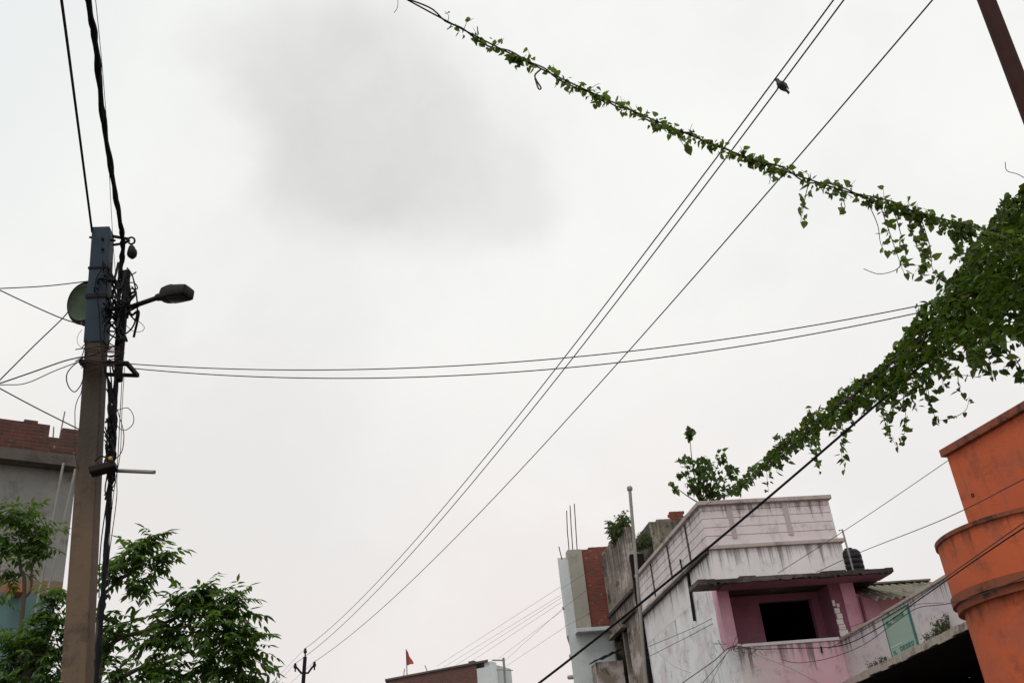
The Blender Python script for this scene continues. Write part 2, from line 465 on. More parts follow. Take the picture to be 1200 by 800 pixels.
# water tank and its pipe on the roof slab
tp = P.front(1001, 670, .1); tp.z = 6.675; TS = .68
tk = thing('water_tank', tp, 'black plastic water tank on the pink house roof slab', 'water tank')
pr = [(.0, 0), (.36, 0), (.36, .02)]
for i in range(4): pr += [(.375, .05 + i * .18), (.375, .16 + i * .18), (.355, .18 + i * .18), (.355, .21 + i * .18)]
pr += [(.36, .78), (.28, .88), (.12, .92)]
pr = [(a_ * TS, b_ * TS) for a_, b_ in pr]
MB().lathe(tp, (0, 0, 1), pr, 20).build('barrel', M['black_plastic'], tk, True); brl = bpy.data.objects['barrel']
MB().lathe(tp + Vector((0, 0, .92 * TS)), (0, 0, 1), [(.09, 0), (.09, .03), (.03, .04)], 14).build('lid', M['black_plastic'], brl, True)
a, b_ = P.front(987, 620, -.4), P.front(1001, 672, -.4)
b_.z = 6.66; a = b_ + (a - b_).normalized() * ((a - b_).length)
mb = MB().tube([a + P.u * -.08 + Vector((0, 0, -.02)), a, b_], .02, 8)
tag(mb.build('vent_pipe', M['steel'], smooth=True), 'thin grey pipe standing in front of the black water tank', 'pipe')

# ------------------------------------------------------------------ terrace wing with the signboard
A = P.front(985, 750)
T = Frame((A.x, A.y), -84)          # u runs toward the viewer, v to the right
M['terrace'] = plaster('greyed_limewash', (.60, .54, .57), (.08, .08, .06), .5, .4, (.6, .47, .52), .35, deg=-84, drips=((5.28, .5),))
M['ledge'] = plaster('mouldy_ledge', (.40, .35, .31), (.05, .05, .035), .7, .75, deg=-84)
tw = thing('terrace_wall', T.p(0, 0, 0), 'grey white terrace parapet wall over a dark shop recess, between pink house and orange house', 'wall')
LEN = 6.2
mb = MB(); T.box(mb, .02, LEN, 0, .14, 4.42, 5.27); mb.build('parapet', M['terrace'], tw)
mb = MB(); T.box(mb, 0.02, LEN, -.03, .17, 5.272, 5.33); mb.build('coping', M['ledge'], tw, bevel=.01)
mb = MB()
for i in range(20):
    T.box(mb, .02 + i * LEN / 20, .02 + (i + 1) * LEN / 20, -.22 + random.uniform(-.02, .02), 3.0, 4.30 - random.uniform(0, .03), 4.418)
mb.build('floor_slab', M['ledge'], tw)
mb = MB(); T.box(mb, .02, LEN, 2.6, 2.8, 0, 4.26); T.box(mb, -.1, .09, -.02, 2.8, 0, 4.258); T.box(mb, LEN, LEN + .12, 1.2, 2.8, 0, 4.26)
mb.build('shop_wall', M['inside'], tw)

mb = MB(); T.box(mb, .03, LEN, -.2, 2.58, 4.262, 4.27); mb.build('soffit_shade', M['inside'], tw)  # black sheet that paints the shade under the floor slab

# signboard on it
sp = T.p(2.9, -.03, 0)
def tpx(x, y, dv): return onplane(x, y, T.o + T.v * dv, T.v)
corners = [tpx(1037, 722, -.02), tpx(1046, 774, -.02), tpx(1076, 757, -.02), tpx(1064, 712, -.02)]
us = [(q - T.o).dot(T.u) for q in corners]; zs = [q.z for q in corners]
su0, su1 = (us[0] + us[1]) / 2, (us[2] + us[3]) / 2
sz1, sz0 = (zs[0] + zs[3]) / 2, (zs[1] + zs[2]) / 2
M['sign'] = plaster('faded_green_board', (.30, .42, .355), (.2, .3, .25), .3, .3, (.40, .46, .28), .6, .5, deg=-84)
M['sign_ink'] = plain('dark_green_ink', (.035, .16, .13), .5)
M['sign_light'] = plain('pale_green_band', (.5, .62, .57), .5)
sg = thing('signboard', T.p((su0 + su1) / 2, -.02, sz0), 'faded green signboard with dark green lettering on the terrace parapet', 'sign')
mb = MB(); T.box(mb, su0, su1, -.035, -.012, sz0, sz1); sbd = mb.build('board', M['sign'], sg)
mb = MB()
for a0, a1, b0, b1 in ((su0 - .02, su1 + .02, sz1, sz1 + .02), (su0 - .02, su1 + .02, sz0 - .02, sz0), (su0 - .02, su0, sz0, sz1), (su1, su1 + .02, sz0, sz1)):
    T.box(mb, a0, a1, -.045, -.005, b0, b1)
mb.build('frame', M['sign_ink'], sg)
W_, H_ = su1 - su0, sz1 - sz0
mb = MB()
def strokes(x0, z0, wd, ht, shapes):
    for (a0, c0, a1, c1) in shapes:
        T.box(mb, su0 + x0 + a0 * wd, su0 + x0 + a1 * wd, -.041, -.036, sz0 + z0 + c0 * ht, sz0 + z0 + c1 * ht)
glyphs = [[(0, 0, .25, 1), (.7, 0, 1, 1), (.25, .7, .7, 1)], [(0, 0, .25, 1), (.25, 0, 1, .25), (.75, .25, 1, 1), (.25, .75, .75, 1)],
          [(0, 0, .25, 1), (.25, .4, .75, .65), (.75, 0, 1, 1)], [(0, 0, 1, .25), (0, .25, .28, 1), (.28, .75, 1, 1), (.28, .4, .8, .6)]]
for i in range(5): strokes(W_ * (.36 + i * .115), H_ * .09, W_ * .09, H_ * .11, glyphs[(i * 2 + 1) % 4])
mb.build('lettering', M['sign_ink'], sbd); mb = MB()
strokes(W_ * .08, H_ * .07, W_ * .08, H_ * .10, glyphs[0]); strokes(W_ * .18, H_ * .07, W_ * .03, H_ * .03, [(0, 0, 1, 1)])
mb.build('lettering', M['sign_ink'], sbd); mb = MB()
for i in range(4): strokes(W_ * (.38 + i * .12), H_ * .83, W_ * .09, H_ * .09, glyphs[i])
mb.build('lettering', M['sign_ink'], sbd); mb = MB()
strokes(W_ * .1, H_ * .80, W_ * .2, H_ * .12, [(0, 0, .3, 1), (.3, .0, 1, .35)])
mb.build('lettering', M['sign_ink'], sbd)
mb = MB(); T.box(mb, su0 + .01, su1 - .01, -.040, -.036, sz0 + H_ * .025, sz0 + H_ * .05); T.box(mb, su0 + .02, su0 + W_ * .5, -.040, -.036, sz0 + H_ * .26, sz0 + H_ * .285)
mb.build('stripe', M['sign_light'], sbd)

# ------------------------------------------------------------------ leaves and weeds
HEART = [(0, 0), (.26, -.13), (.5, .12), (.4, .52), (0, 1.05), (-.4, .52), (-.5, .12), (-.26, -.13)]
LANCE = [(0, 0), (.17, .25), (.18, .55), (0, 1), (-.18, .55), (-.17, .25)]
def rvec():
    while True:
        v = Vector((random.uniform(-1, 1), random.uniform(-1, 1), random.uniform(-1, 1)))
        if .05 < v.length < 1: return v.normalized()
def leaf(mb, p, d, nrm, size, shape=HEART, fold=.14):
    d = d.normalized(); nrm = (nrm - d * nrm.dot(d))
    if nrm.length < .01: nrm = d.orthogonal()
    nrm.normalize(); s = d.cross(nrm)
    n = len(shape)
    o = len(mb.v)
    curl = random.uniform(-.15, .35); wx = random.uniform(.65, 1.08)
    for (x, y) in shape:
        x = x * wx
        mb.v.append(p + (s * x + d * y + nrm * (abs(x) * fold * 2 - curl * y * y)) * size)
    hlf = n // 2
    mb.f.append(tuple(o + i for i in range(hlf + 1)))
    mb.f.append(tuple([o] + [o + i for i in range(hlf, n)]))
def flat_leaf(mb, p, size, tilt=.5):
    d = rvec(); d.z = d.z * .35 - .3
    leaf(mb, p, d, Vector((0, 0, 1)) + rvec() * tilt, size * random.choice((.5, .75, .9, 1, 1.1, 1.35)), HEART)
def hang_leaf(mb, p, size, shape=HEART):
    d = (rvec() * .9 + Vector((0, 0, -.55)))
    nrm = rvec() + Vector((0, 0, .8))
    leaf(mb, p, d, nrm, size * random.uniform(.6, 1.25), shape)
def weed(name, pts, hgt, label, mat='leaf_dry', cat='weed', size=.06, n=26):
    base = pts[0]
    t = thing(name, base, label, cat)
    st, lf = MB(), MB()
    for p in pts:
        for i in range(4):
            tip = p + Vector((random.uniform(-.5, .5), random.uniform(-.5, .5), 1)) * hgt * random.uniform(.5, 1.1)
            mid = p.lerp(tip, .5) + rvec() * hgt * .08
            st.tube([p, mid, tip], [.006, .005, .003], 5)
            for j in range(n // 4):
                q = p.lerp(tip, random.uniform(.15, 1)) + rvec() * size * .6
                hang_leaf(lf, q, size, LANCE)
    st.build('stem', M['twig'], t); lf.build('foliage', M[mat], t)
    return t
for i, (xs, lab, hg) in enumerate((((1022, 1028, 1034, 1040), 'straggly weeds growing on the mouldy ledge below and left of the green signboard', .16),
                              ((1088, 1093), 'small weeds on the mouldy ledge just right of the green signboard', .18),
                              ((1101, 1106, 1110), 'dense weed tuft on the ledge where the terrace wall meets the orange house', .3))):
    pts = []
    for x in xs:
        y = 795 + (x - 1010) * (738 - 795) / 110.
        q = tpx(x, y, -.1); q.z = 4.42; pts.append(q)
    weed('ledge_weeds', pts, hg, lab, size=.055 if i < 2 else .08, n=48 if i < 2 else 90)

# ------------------------------------------------------------------ orange house with the rounded balcony
KO = 1.25
tip = at(1092, 642, 15)
CC = Vector((5.84 * KO, 11.56 * KO, 0))
RAD = 1.05 * KO
zr_ = tip.z
bd = at(1112, 712, 12.1 * KO)
QC0 = at(1107, 527, 13 * KO)
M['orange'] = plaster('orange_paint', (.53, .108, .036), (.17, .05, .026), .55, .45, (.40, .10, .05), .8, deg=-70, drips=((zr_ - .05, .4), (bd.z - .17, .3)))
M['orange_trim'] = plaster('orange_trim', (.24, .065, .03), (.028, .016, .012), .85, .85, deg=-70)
oh = thing('orange_house', (CC.x, CC.y, 0), 'tall orange house with rounded balcony at the right edge', 'house')
QC = at(1107, 527, 13 * KO)
Q = Frame((QC.x, QC.y), -70)        # u toward the viewer, v to the right
mb = MB(); Q.box(mb, 0, 7, 0, 6, 0, QC.z - .12); mb.build('wall', M['orange'], oh)
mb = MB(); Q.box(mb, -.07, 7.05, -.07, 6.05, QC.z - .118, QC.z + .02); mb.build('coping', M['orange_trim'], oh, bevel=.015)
hp = onplane(1140, 580, Q.o, Q.v)
MB().lathe(hp + Q.v * .05, -Q.v, [(.035, 0), (.035, .055), (.02, .057), (.018, .02)], 12).build('drain_hole', M['inside'], oh)
def ring(r, z0, z1, a0, a1, th=.12, n=48):
    mb = MB()
    for i in range(n):
        t0, t1 = (a0 + (a1 - a0) * i / n, a0 + (a1 - a0) * (i + 1) / n)
        ps = []
        for z in (z0, z1):
            for (t_, rr) in ((t0, r - th), (t0, r), (t1, r), (t1, r - th)):
                ps.append(CC + Vector((math.cos(t_) * rr, math.sin(t_) * rr, z)))
        mb.hexa(ps)
    return mb
A0, A1 = R(80), R(320)
zb = bd.z
ring(RAD, zb + .06, zr_ - .06, A0, A1).build('balcony_wall', M['orange'], oh, True)
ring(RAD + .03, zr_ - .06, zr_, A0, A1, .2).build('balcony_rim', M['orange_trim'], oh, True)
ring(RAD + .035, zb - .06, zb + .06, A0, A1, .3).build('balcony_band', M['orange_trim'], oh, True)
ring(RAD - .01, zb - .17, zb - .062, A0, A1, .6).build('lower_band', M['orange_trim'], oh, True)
ring(RAD - .09, 0, zb - .17, A0, A1, .2).build('bay_wall', M['orange'], oh, True)
mb = MB(); mb.lathe(CC + Vector((0, 0, zb - .02)), (0, 0, 1), [(RAD - .1, 0), (RAD - .1, .06)], 40); mb.build('balcony_floor', M['orange_trim'], oh)

# ------------------------------------------------------------------ weathered old house beyond
M['old'] = plaster('blackened_old_plaster', (.20, .165, .135), (.012, .010, .008), .9, 1.0, (.46, .39, .38), .85, deg=10, drips=((10.1, 2.6), (8.15, 1.8)))
M['old_moss'] = plaster('mossy_old_plaster', (.15, .13, .095), (.025, .026, .014), .8, .95, (.32, .28, .25), .7, deg=10, drips=((10.3, 1.2),))
V0, V1 = DEP + .12, 9.6
ow = thing('weathered_house', P.p(0, V0, 0), 'narrow blackened old house with crumbling plaster behind the steel pipe', 'house')
mb = MB()
zt = 10.05
outline = [(V0, 0), (V1, 0), (V1, zt + .1), (V1 - .4, zt + .12), (V1 - 1.1, zt + .02), (8.0, zt + .05), (7.2, zt + .15), (6.9, zt - .15), (V0, zt - .25)]
# wall with a doorway-like window in it
wv0, wv1, wz0, wz1 = 7.7, 9.35, 5.2, 7.45
for (a0, a1, b0, b1) in ((V0, wv0, 0, zt - .3), (wv1, V1, 0, zt - .3), (wv0, wv1, 0, wz0), (wv0, wv1, wz1, zt - .3)):
    P.box(mb, -.12, .12, a0, a1, b0, b1)
n = 18
for i in range(n):
    a0 = V0 + (V1 - V0) * i / n
    za, zb_ = (zt + .02 + .10 * noise.noise(Vector((q * 1.3, 0, 3))) + (.12 if q > 8.2 else 0) for q in (a0, a0 + (V1 - V0) / n))
    b0_ = a0 + (V1 - V0) / n
    mb.hexa([P.p(-.12, a0, zt - .302), P.p(.12, a0, zt - .302), P.p(.12, b0_, zt - .302), P.p(-.12, b0_, zt - .302), P.p(-.12, a0, za), P.p(.12, a0, za), P.p(.12, b0_, zb_), P.p(-.12, b0_, zb_)])
P.box(mb, .12, 4, V1 - .2, V1, 0, zt - .2)
mb.build('wall', M['old'], ow)
mb = MB(); P.box(mb, -.3, .0, wv0 - .1, wv1 + .1, wz1, wz1 + .09); mb.build('window_hood', M['old_moss'], ow)
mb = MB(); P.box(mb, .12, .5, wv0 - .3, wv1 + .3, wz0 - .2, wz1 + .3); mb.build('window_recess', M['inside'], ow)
mb = MB(); P.box(mb, -.1, .11, 8.25, 8.4, wz0, wz1); mb.build('mullion', M['old'], ow)
mb = MB()                                              # set-back mossy stair head behind
n_ = 14
for i in range(n_):
    za, zb_ = (10.27 + .12 * noise.noise(Vector((q * .9, 5, 1))) for q in (i, i + 1))
    ua, ub = .75 + 2.65 * i / n_, .75 + 2.65 * (i + 1) / n_
    mb.hexa([P.p(ua, V0 + .3, 8.4), P.p(ub, V0 + .3, 8.4), P.p(ub, V0 + 2.2, 8.4), P.p(ua, V0 + 2.2, 8.4), P.p(ua, V0 + .3, za), P.p(ub, V0 + .3, zb_), P.p(ub, V0 + 2.2, zb_), P.p(ua, V0 + 2.2, za)])
mb.build('stair_head', M['old_moss'], ow)
mb = MB()
for i in range(11):
    for j in range(random.choice((1, 2, 2))): P.box(mb, 1.0 + i * .235, 1.22 + i * .235, V0 + .34, V0 + .45, 10.2 + j * .075, 10.27 + j * .075)
mb.build('loose_coping', M['old'], ow)
mb = MB(); P.box(mb, -.1, .3, DEP - .02, V0, 0, 9.2); mb.build('gap_shade', M['inside'], ow)  # near-black filler in place of the deep shade between the two houses
mb = MB(); P.box(mb, -.2, -.12, V0, V1, 8.15, 8.24); P.box(mb, -.22, -.12, V0, V0 + 1.6, 7.6, 7.68); mb.build('string_course', M['slab'], ow)
M['brick_loose'] = plain('dark_red_brick', (.16, .045, .03), .9, 0, .4, 14)
bk = thing('brick_stack', P.p(1.6, V0 + .5, 10.3), 'small stack of dark red bricks left on the old house roof', 'bricks')
mb = MB()
for i in range(4):
    for j in range(3 - i // 2):
        P.box(mb, 1.45 + j * .24 + (i % 2) * .05, 1.67 + j * .24 + (i % 2) * .05, V0 + .5, V0 + .61, 10.3 + i * .08, 10.375 + i * .08)
mb.build('bricks', M['brick_loose'], bk)

# low leaning lean-to roof under it
lt = P.p(-.9, 9.2, 0)
lean = thing('lean_to', lt, 'small grey lean-to shed with torn black sheet on top, below the blackened house', 'shed')
zl = P.front(700, 768, 9.2).z
zl2 = P.front(685, 780, 9.2).z
mb = MB(); P.box(mb, -.95, -.13, 8.7, 9.4, 0, zl2); mb.build('wall', M['old'], lean)
mb = MB()
prev = None
for i in range(9):
    u_ = -1.0 + i * .11
    z_ = zl2 + .02 + (zl - zl2 + .02) * i / 8 + .05 * noise.noise(Vector((i * .9, 1, 2)))
    q = [P.p(u_, 8.55 + .1 * random.random(), z_), P.p(u_, 9.45, z_ + .05)]
    if prev: mb.hexa([prev[0], q[0], q[1], prev[1]] + [s_ + Vector((0, 0, .03)) for s_ in (prev[0], q[0], q[1], prev[1])])
    prev = q
mb.build('torn_sheet', M['black_plastic'], lean)

# ------------------------------------------------------------------ unfinished white house with the brick panel
VW = 10.0
M['pale'] = plaster('pale_blue_paint', (.56, .60, .61), (.25, .24, .22), .35, .2, deg=10)
M['brick_red'] = brick('red_brick', (.21, .045, .028), (.13, .03, .02), (.15, .07, .05), 10, .5, .22, .07)
M['grey_conc'] = plaster('bare_grey_concrete', (.33, .31, .27), (.12, .10, .08), .6, .4, deg=10)
def fz(x, y): 
    q = P.front(x, y, VW); return (q - P.o).dot(P.u), q.z
wu0 = -1.42
zc = fz(672, 644)[1]; zlg = fz(690, 738)[1]
wh = thing('white_house', P.p(wu0, VW, 0), 'unfinished pale house with grey column, red brick panel and bare reinforcing bars', 'house')
mb = MB(); bku = wu0 + 1.62
foot = [P.p(wu0, VW + .002, 0), P.p(2.5, VW + .002, 0), P.p(2.5, VW + 7, 0), P.p(bku, VW + 7, 0)]
mb.prism(foot, (0, 0, zlg - .1))
sidew = [P.p(wu0, VW + .302, zlg - .1), P.p(2.5, VW + .302, zlg - .1), P.p(2.5, VW + 7, zlg - .1), P.p(bku, VW + 7, zlg - .1)]
mb.prism(sidew, (0, 0, zc - .15 - zlg + .1))
P.box(mb, wu0, -1.132, VW + .002, VW + .302, zlg - .1, zc - .3)
mb.build('wall', M['pale'], wh)
mb = MB(); P.box(mb, -1.13, -.66, VW - .05, VW + .298, zlg + .02, zc); mb.build('concrete_column', M['grey_conc'], wh)
mb = MB(); P.box(mb, -.66, 1.2, VW + .02, VW + .298, zlg + .02, zc - .02)
for i in range(6): P.box(mb, -.64 + i * .24, -.42 + i * .24, VW + .03, VW + .24, zc - .02, zc + random.choice((.0, .06, .06)) + .004)
mb.build('brick_panel', M['brick_red'], wh)
mb = MB(); P.box(mb, -1.2, 1.2, VW - .35, VW + .0, zlg - .1, zlg + .018); mb.build('ledge', M['pale'], wh, bevel=.01)
for x_, y_ in ((661, 712), (669, 768), (667, 793)):
    q = P.front(x_, y_, VW + .2)
    mb = MB().lathe(q, P.u, [(.05, -.05), (.07, .0), (.07, .3), (.05, .32)], 10); mb.build('wall_bracket', M['grey_conc'], wh)
for (x0, y0, x1, y1) in ((676, 648, 673, 590), (671, 648, 668, 592), (667, 648, 664, 598), (659, 652, 655, 640)):
    a, b_ = P.front(x0, y0, VW + .1), P.front(x1, y1, VW + .1)
    mb = MB().tube([a + Vector((0, 0, -.25)), a.lerp(b_, .5) + rvec() * .02, b_], .016, 6); mb.build('reinforcing_bar', M['wire_brown'], wh)

# weeds on the old house
pp = [P.p(-.05, 6.5 + .16 * i, zt - .1) for i in range(9)]
weed('roof_weeds', pp, .62, 'dark spiky weed bush on top of the blackened old house beside the steel pipe', size=.15, n=190, cat='bush')
pp = [P.p(.1 + .1 * i, 6.35 + .05 * i, zt - .75 + .03 * i) for i in range(7)]
weed('roof_weeds', pp, .5, 'mossy green weeds just right of the steel pipe on the old roof', size=.10, n=120, cat='bush')

# tall steel pipe in front of it
a, b_ = at(738, 573, 26.2), at(757, 800, 26.2)
base = a + (b_ - a) * ((0 - a.z) / (b_.z - a.z))
sp_ = thing('steel_pole', base, 'tall thin grey steel pipe standing before the old house', 'pole')
MB().tube([base, a], .046, 10).build('pipe', M['steel'], sp_, True)
MB().lathe(a, (0, 0, 1), [(.075, -.03), (.085, .03), (.06, .08)], 10).build('cap', M['steel'], sp_, True)

# ------------------------------------------------------------------ left house behind the trees
LO = at(0, 490, 15)
LB = Frame((LO.x, LO.y), 36)
M['brick_dark'] = brick('dark_red_brick_wall', (.12, .032, .022), (.06, .018, .014), (.075, .05, .042), 36, .6, .21, .066)
M['grey_plaster'] = plaster('rough_grey_plaster', (.25, .25, .235), (.08, .075, .07), .8, .6, (.34, .33, .30), .7, deg=36)
M['slab_grey'] = plaster('dark_slab', (.10, .085, .075), (.03, .025, .022), .7, .6, deg=36)
M['teal'] = plaster('teal_paint', (.10, .19, .19), (.05, .08, .08), .4, .3, deg=36)
M['ochre'] = plaster('ochre_base_coat', (.22, .15, .09), (.2, .1, .05), .5, .4, deg=36)
M['tile'] = plain('terracotta', (.36, .10, .04), .8)
lh = thing('grey_house', LB.p(0, 0, 0), 'unfinished grey plastered house with dark brick parapet behind the concrete pole', 'house')
UR = 1.32
zt2 = LO.z
mb = MB()
nt0 = (LB.front(58, 505) - LB.o).dot(LB.u); nt1 = (LB.front(73, 505) - LB.o).dot(LB.u)
LB.box(mb, -7, nt0, .0, .12, zt2 - .62, zt2); LB.box(mb, nt1, UR, .0, .12, zt2 - .62, zt2 - .02); LB.box(mb, nt0, nt1, .0, .12, zt2 - .62, zt2 - .22)
LB.box(mb, UR - .12, UR, .12, 6, zt2 - .62, zt2 - .02)
LB.box(mb, nt0 - .42, nt0 - .2, .01, .11, zt2, zt2 + .05)
mb.build('brick_parapet', M['brick_dark'], lh)
mb = MB(); LB.box(mb, -7, UR + .12, -.28, 6, zt2 - .82, zt2 - .622); mb.build('roof_slab', M['slab_grey'], lh)
mb = MB(); LB.box(mb, -7, UR, 0, 6, 6.42, zt2 - .822); mb.build('wall', M['grey_plaster'], lh)
mb = MB(); LB.box(mb, -7, UR, 0, 6, 6.2, 6.418); mb.build('base_coat_band', M['ochre'], lh)
mb = MB(); LB.box(mb, -7, UR - .1, -.0, 6, 0, 6.198); mb.build('lower_wall', M['teal'], lh)
tl0, tl1 = (LB.front(8, 682) - LB.o).dot(LB.u), (LB.front(27, 682) - LB.o).dot(LB.u)
mb = MB(); LB.box(mb, tl0, tl1, -.3, -.002, 6.14, 6.24); mb.build('tile_ledge', M['tile'], lh)
for (x0, y0, x1, y1) in ((62, 517, 63, 500), (69, 517, 76, 482)):
    a, b_ = LB.front(x0, y0, .06), LB.front(x1, y1, .06)
    MB().tube([a, b_], .012, 6).build('reinforcing_bar', M['wire_pale'], lh)
for i, (x0, y0, x1, y1, lab) in enumerate(((74, 545, 52, 662, 'left'), (88, 552, 68, 640, 'right'))):
    a, b_ = LB.front(x0, y0, -.33), LB.front(x1, y1, -.33)
    b_ = a + (b_ - a) * ((a.z - 0) / (a.z - b_.z))
    a.z += .04
    tag(MB().tube([a, b_], .022, 8).build('bamboo_pole', M['steel'], smooth=True),
        'pale thin scaffold pole leaning on the grey house, ' + ('under the notch in its parapet' if i == 0 else 'nearest the concrete pole'), 'pole', 'scaffold poles on the grey house')

# ------------------------------------------------------------------ far brick house, flag, mast
FA, FB = at(453, 795, 45), at(558, 775, 42)
ang = math.degrees(math.atan2(FB.y - FA.y, FB.x - FA.x))
FB2 = atz(558, 775, FA.z)
ang = math.degrees(math.atan2(FB2.y - FA.y, FB2.x - FA.x))
FF = Frame((FA.x, FA.y), ang)
fl = (FB2 - FA).length
M['brick_far'] = brick('brown_brick', (.13, .05, .038), (.09, .035, .03), (.12, .085, .07), ang, .5)
fh = thing('brick_house', FF.p(0, 0, 0), 'far brown brick house with a pale end pier at the street end', 'house')
bkv = Vector((-.5, 6, 0))
mb = MB(); mb.prism([FF.p(0, 0, 0), FF.p(fl, 0, 0), FF.p(fl, 0, 0) + bkv, FF.p(0, 0, 0) + bkv], (0, 0, FA.z - .08)); mb.build('wall', M['brick_far'], fh)
mb = MB(); mb.prism([FF.p(-.05, -.06, FA.z - .078), FF.p(fl + .6, -.06, FA.z - .078), FF.p(fl, 0, FA.z - .078) + bkv, FF.p(0, 0, FA.z - .078) + bkv], (0, 0, .078)); FF.box(mb, fl - .4, fl - .15, .05, .3, FA.z, FA.z + .09); mb.build('coping', M['slab_grey'], fh)
mb = MB(); FF.box(mb, fl, fl + .95, .0, 1.4, 0, FA.z - .28); FF.box(mb, fl + .35, fl + .7, .05, .5, FA.z - .28, FA.z - .082); mb.build('end_pier', M['pale'], fh)
M['moss'] = plain('green_moss', (.09, .10, .03), .9)
ms = FF.front(478, 790, .4)
a, b_ = FF.front(477, 790, .2), FF.front(476, 760, .2)
a.z = FA.z - .05 + .05
fp = thing('flag_pole', a, 'small orange pennant on a thin pole atop the far brick house', 'flag')
fpo = MB().tube([a, b_], .02, 6).build('pole', M['wire_brown'], fp)
M['flag'] = plain('saffron_cloth', (.42, .07, .035), .8)
mb = MB()
f0 = b_; up = Vector((0, 0, 1)); rt = FF.u
cols = 6
top = [f0 + rt * (.33 * i / cols) - up * (.02 + .62 * i / cols) + FF.v * (.05 * math.sin(i * 1.5)) for i in range(cols + 1)]
bot = [f0 + rt * (.33 * i / cols) - up * (.70 - .02 * i / cols) + FF.v * (.05 * math.sin(i * 1.5)) for i in range(cols + 1)]
for i in range(cols):
    mb.hexa([bot[i], bot[i + 1], bot[i + 1] + FF.v * .008, bot[i] + FF.v * .008, top[i], top[i + 1], top[i + 1] + FF.v * .008, top[i] + FF.v * .008])
mb.build('pennant', M['flag'], fpo)
a, b_ = FF.front(473, 792, .2), FF.front(474, 783, .2); a.z = FA.z
tag(MB().tube([a, b_], .018, 6).build('roof_rod', M['wire_brown']), 'short bare rod standing left of the orange pennant', 'rod')
a, b_ = FF.front(501, 787, .2), FF.front(498, 779, .2); a.z = FA.z
tag(MB().tube([a, a.lerp(b_, .5), b_], .018, 6).build('roof_rod', M['wire_brown']), 'short bent rod on the brick roof right of the pennant', 'rod')
a, b_ = FF.front(592, 800, .0), FF.front(590, 771, .0)
mbase = a + (b_ - a) * (-a.z / (b_.z - a.z))
ma = thing('antenna_mast', mbase, 'thin grey mast with cross bars beside the pale pier', 'mast')
MB().tube([mbase, b_ + (b_ - a) * .03], .05, 8).build('mast', M['steel'], ma)
c0, c1 = FF.front(577, 773, .0), FF.front(590, 773, 0)
MB().tube([c0, c1], .03, 6).build('cross_bar', M['steel'], ma)
c0, c1 = FF.front(582, 784, .0), FF.front(601, 785, 0)
MB().tube([c0, c1], .02, 6).build('cross_bar', M['steel'], ma)

# ------------------------------------------------------------------ concrete pole on the left
pt, pb = at(121, 271, 8), at(90, 800, 8)
axis = (pt - pb).normalized()
def onpole(z): return pb + (pt - pb) * ((z - pb.z) / (pt.z - pb.z))
p0 = onpole(0)
cp = thing('concrete_pole', p0, 'square weathered concrete utility pole with blue steel top', 'utility pole')
def pole_seg(mb, z0, z1, w0, w1, d0=None, d1=None, yaw=R(7)):
    rz = Matrix.Rotation(yaw, 3, 'Z')
    ps = []
    for z, wdt, dp in ((z0, w0, d0 or w0), (z1, w1, d1 or w1)):
        c_ = onpole(z)
        for sx, sy in ((-1, -1), (1, -1), (1, 1), (-1, 1)):
            ps.append(c_ + rz @ Vector((sx * wdt / 2, sy * dp / 2, 0)))
    return mb.hexa(ps)
zs_ = at(113, 400, 8).z; zm_ = at(118, 318, 8).z
mb = MB(); pole_seg(mb, 0, zs_, .23, .165); mb.build('shaft', M['pole'], cp, bevel=.012)
mb = MB(); pole_seg(mb, zs_ - .05, zm_, .185, .175); mb.build('steel_sleeve', M['blue_sleeve'], cp, bevel=.005)
mb = MB(); pole_seg(mb, zm_ + .001, pt.z, .172, .168); ptop = mb.build('pole_top', M['blue_sleeve'], cp, bevel=.005)
mb = MB()
pole_seg(mb, zm_ - .02, zm_ + .0, .19, .19); mb.build('clamp', M['iron'], cp); mb = MB()
z_ = at(116, 352, 8).z
pole_seg(mb, z_ - .02, z_ + .02, .20, .20); mb.build('clamp', M['iron'], cp)
mb = MB()
for (x, y) in ((121, 281), (121, 293)): MB().lathe(at(x, y, 7.93), (0, -1, 0), [(.014, 0), (.014, .03)], 6).build('bolt', M['iron'], ptop)
mb.tube([at(105, 278, 8), at(135, 282, 8)], .012, 6)
mb.build('bolt', M['iron'], ptop)
mb = MB()
mb.tube([at(133, 277, 8), at(150, 280, 7.95)], .016, 6); mb.tube([at(133, 287, 8), at(146, 285, 7.95), at(152, 281, 7.95)], .014, 6)
ringp = [at(154 + 4 * math.cos(q * .7), 282 + 4 * math.sin(q * .7), 7.95) for q in range(10)]
mb.tube(ringp, .01, 6)
hkb = mb.build('hook_bracket', M['iron'], cp)
mb = MB()
mb.lathe(at(154, 287, 7.95), (0.15, 0, -1), [(.012, 0), (.03, .03), (.05, .10), (.045, .13), (.02, .16)], 10)
mb.tube([at(154, 295, 7.95), at(160, 294, 7.95)], .014, 6)
mb.build('insulator', M['iron'], hkb, True)
mb = MB(); q0, q1 = at(95, 424, 7.86), at(149, 426, 7.9)
mb.tube([q0, q1], .025, 6); mb.tube([q0 + Vector((0, .25, 0)), q1 + Vector((0, .25, 0))], .02, 6)
for q in (q0, q1): mb.box(q + Vector((0, .12, 0)), (.03, .27, .035))
mb.build('cross_arm', M['iron'], cp)
mb = MB(); mb.tube([at(149, 318, 8.05), at(144, 380, 8.05), at(139, 440, 8.03)], .036, 8); mb.build('conduit', M['iron'], cp, True)
mb = MB(); mb.tube([at(139, 440, 8.03), at(139, 446, 8.03)], [.045, .04], 8); mb.build('cable_joint', M['cable'], cp, True); mb = MB()
mb.tube([at(146, 318, 8.05), at(149, 345, 8.06), at(147, 372, 8.06)], [.03, .045, .03], 8); mb.build('cable_joint', M['cable'], cp, True)

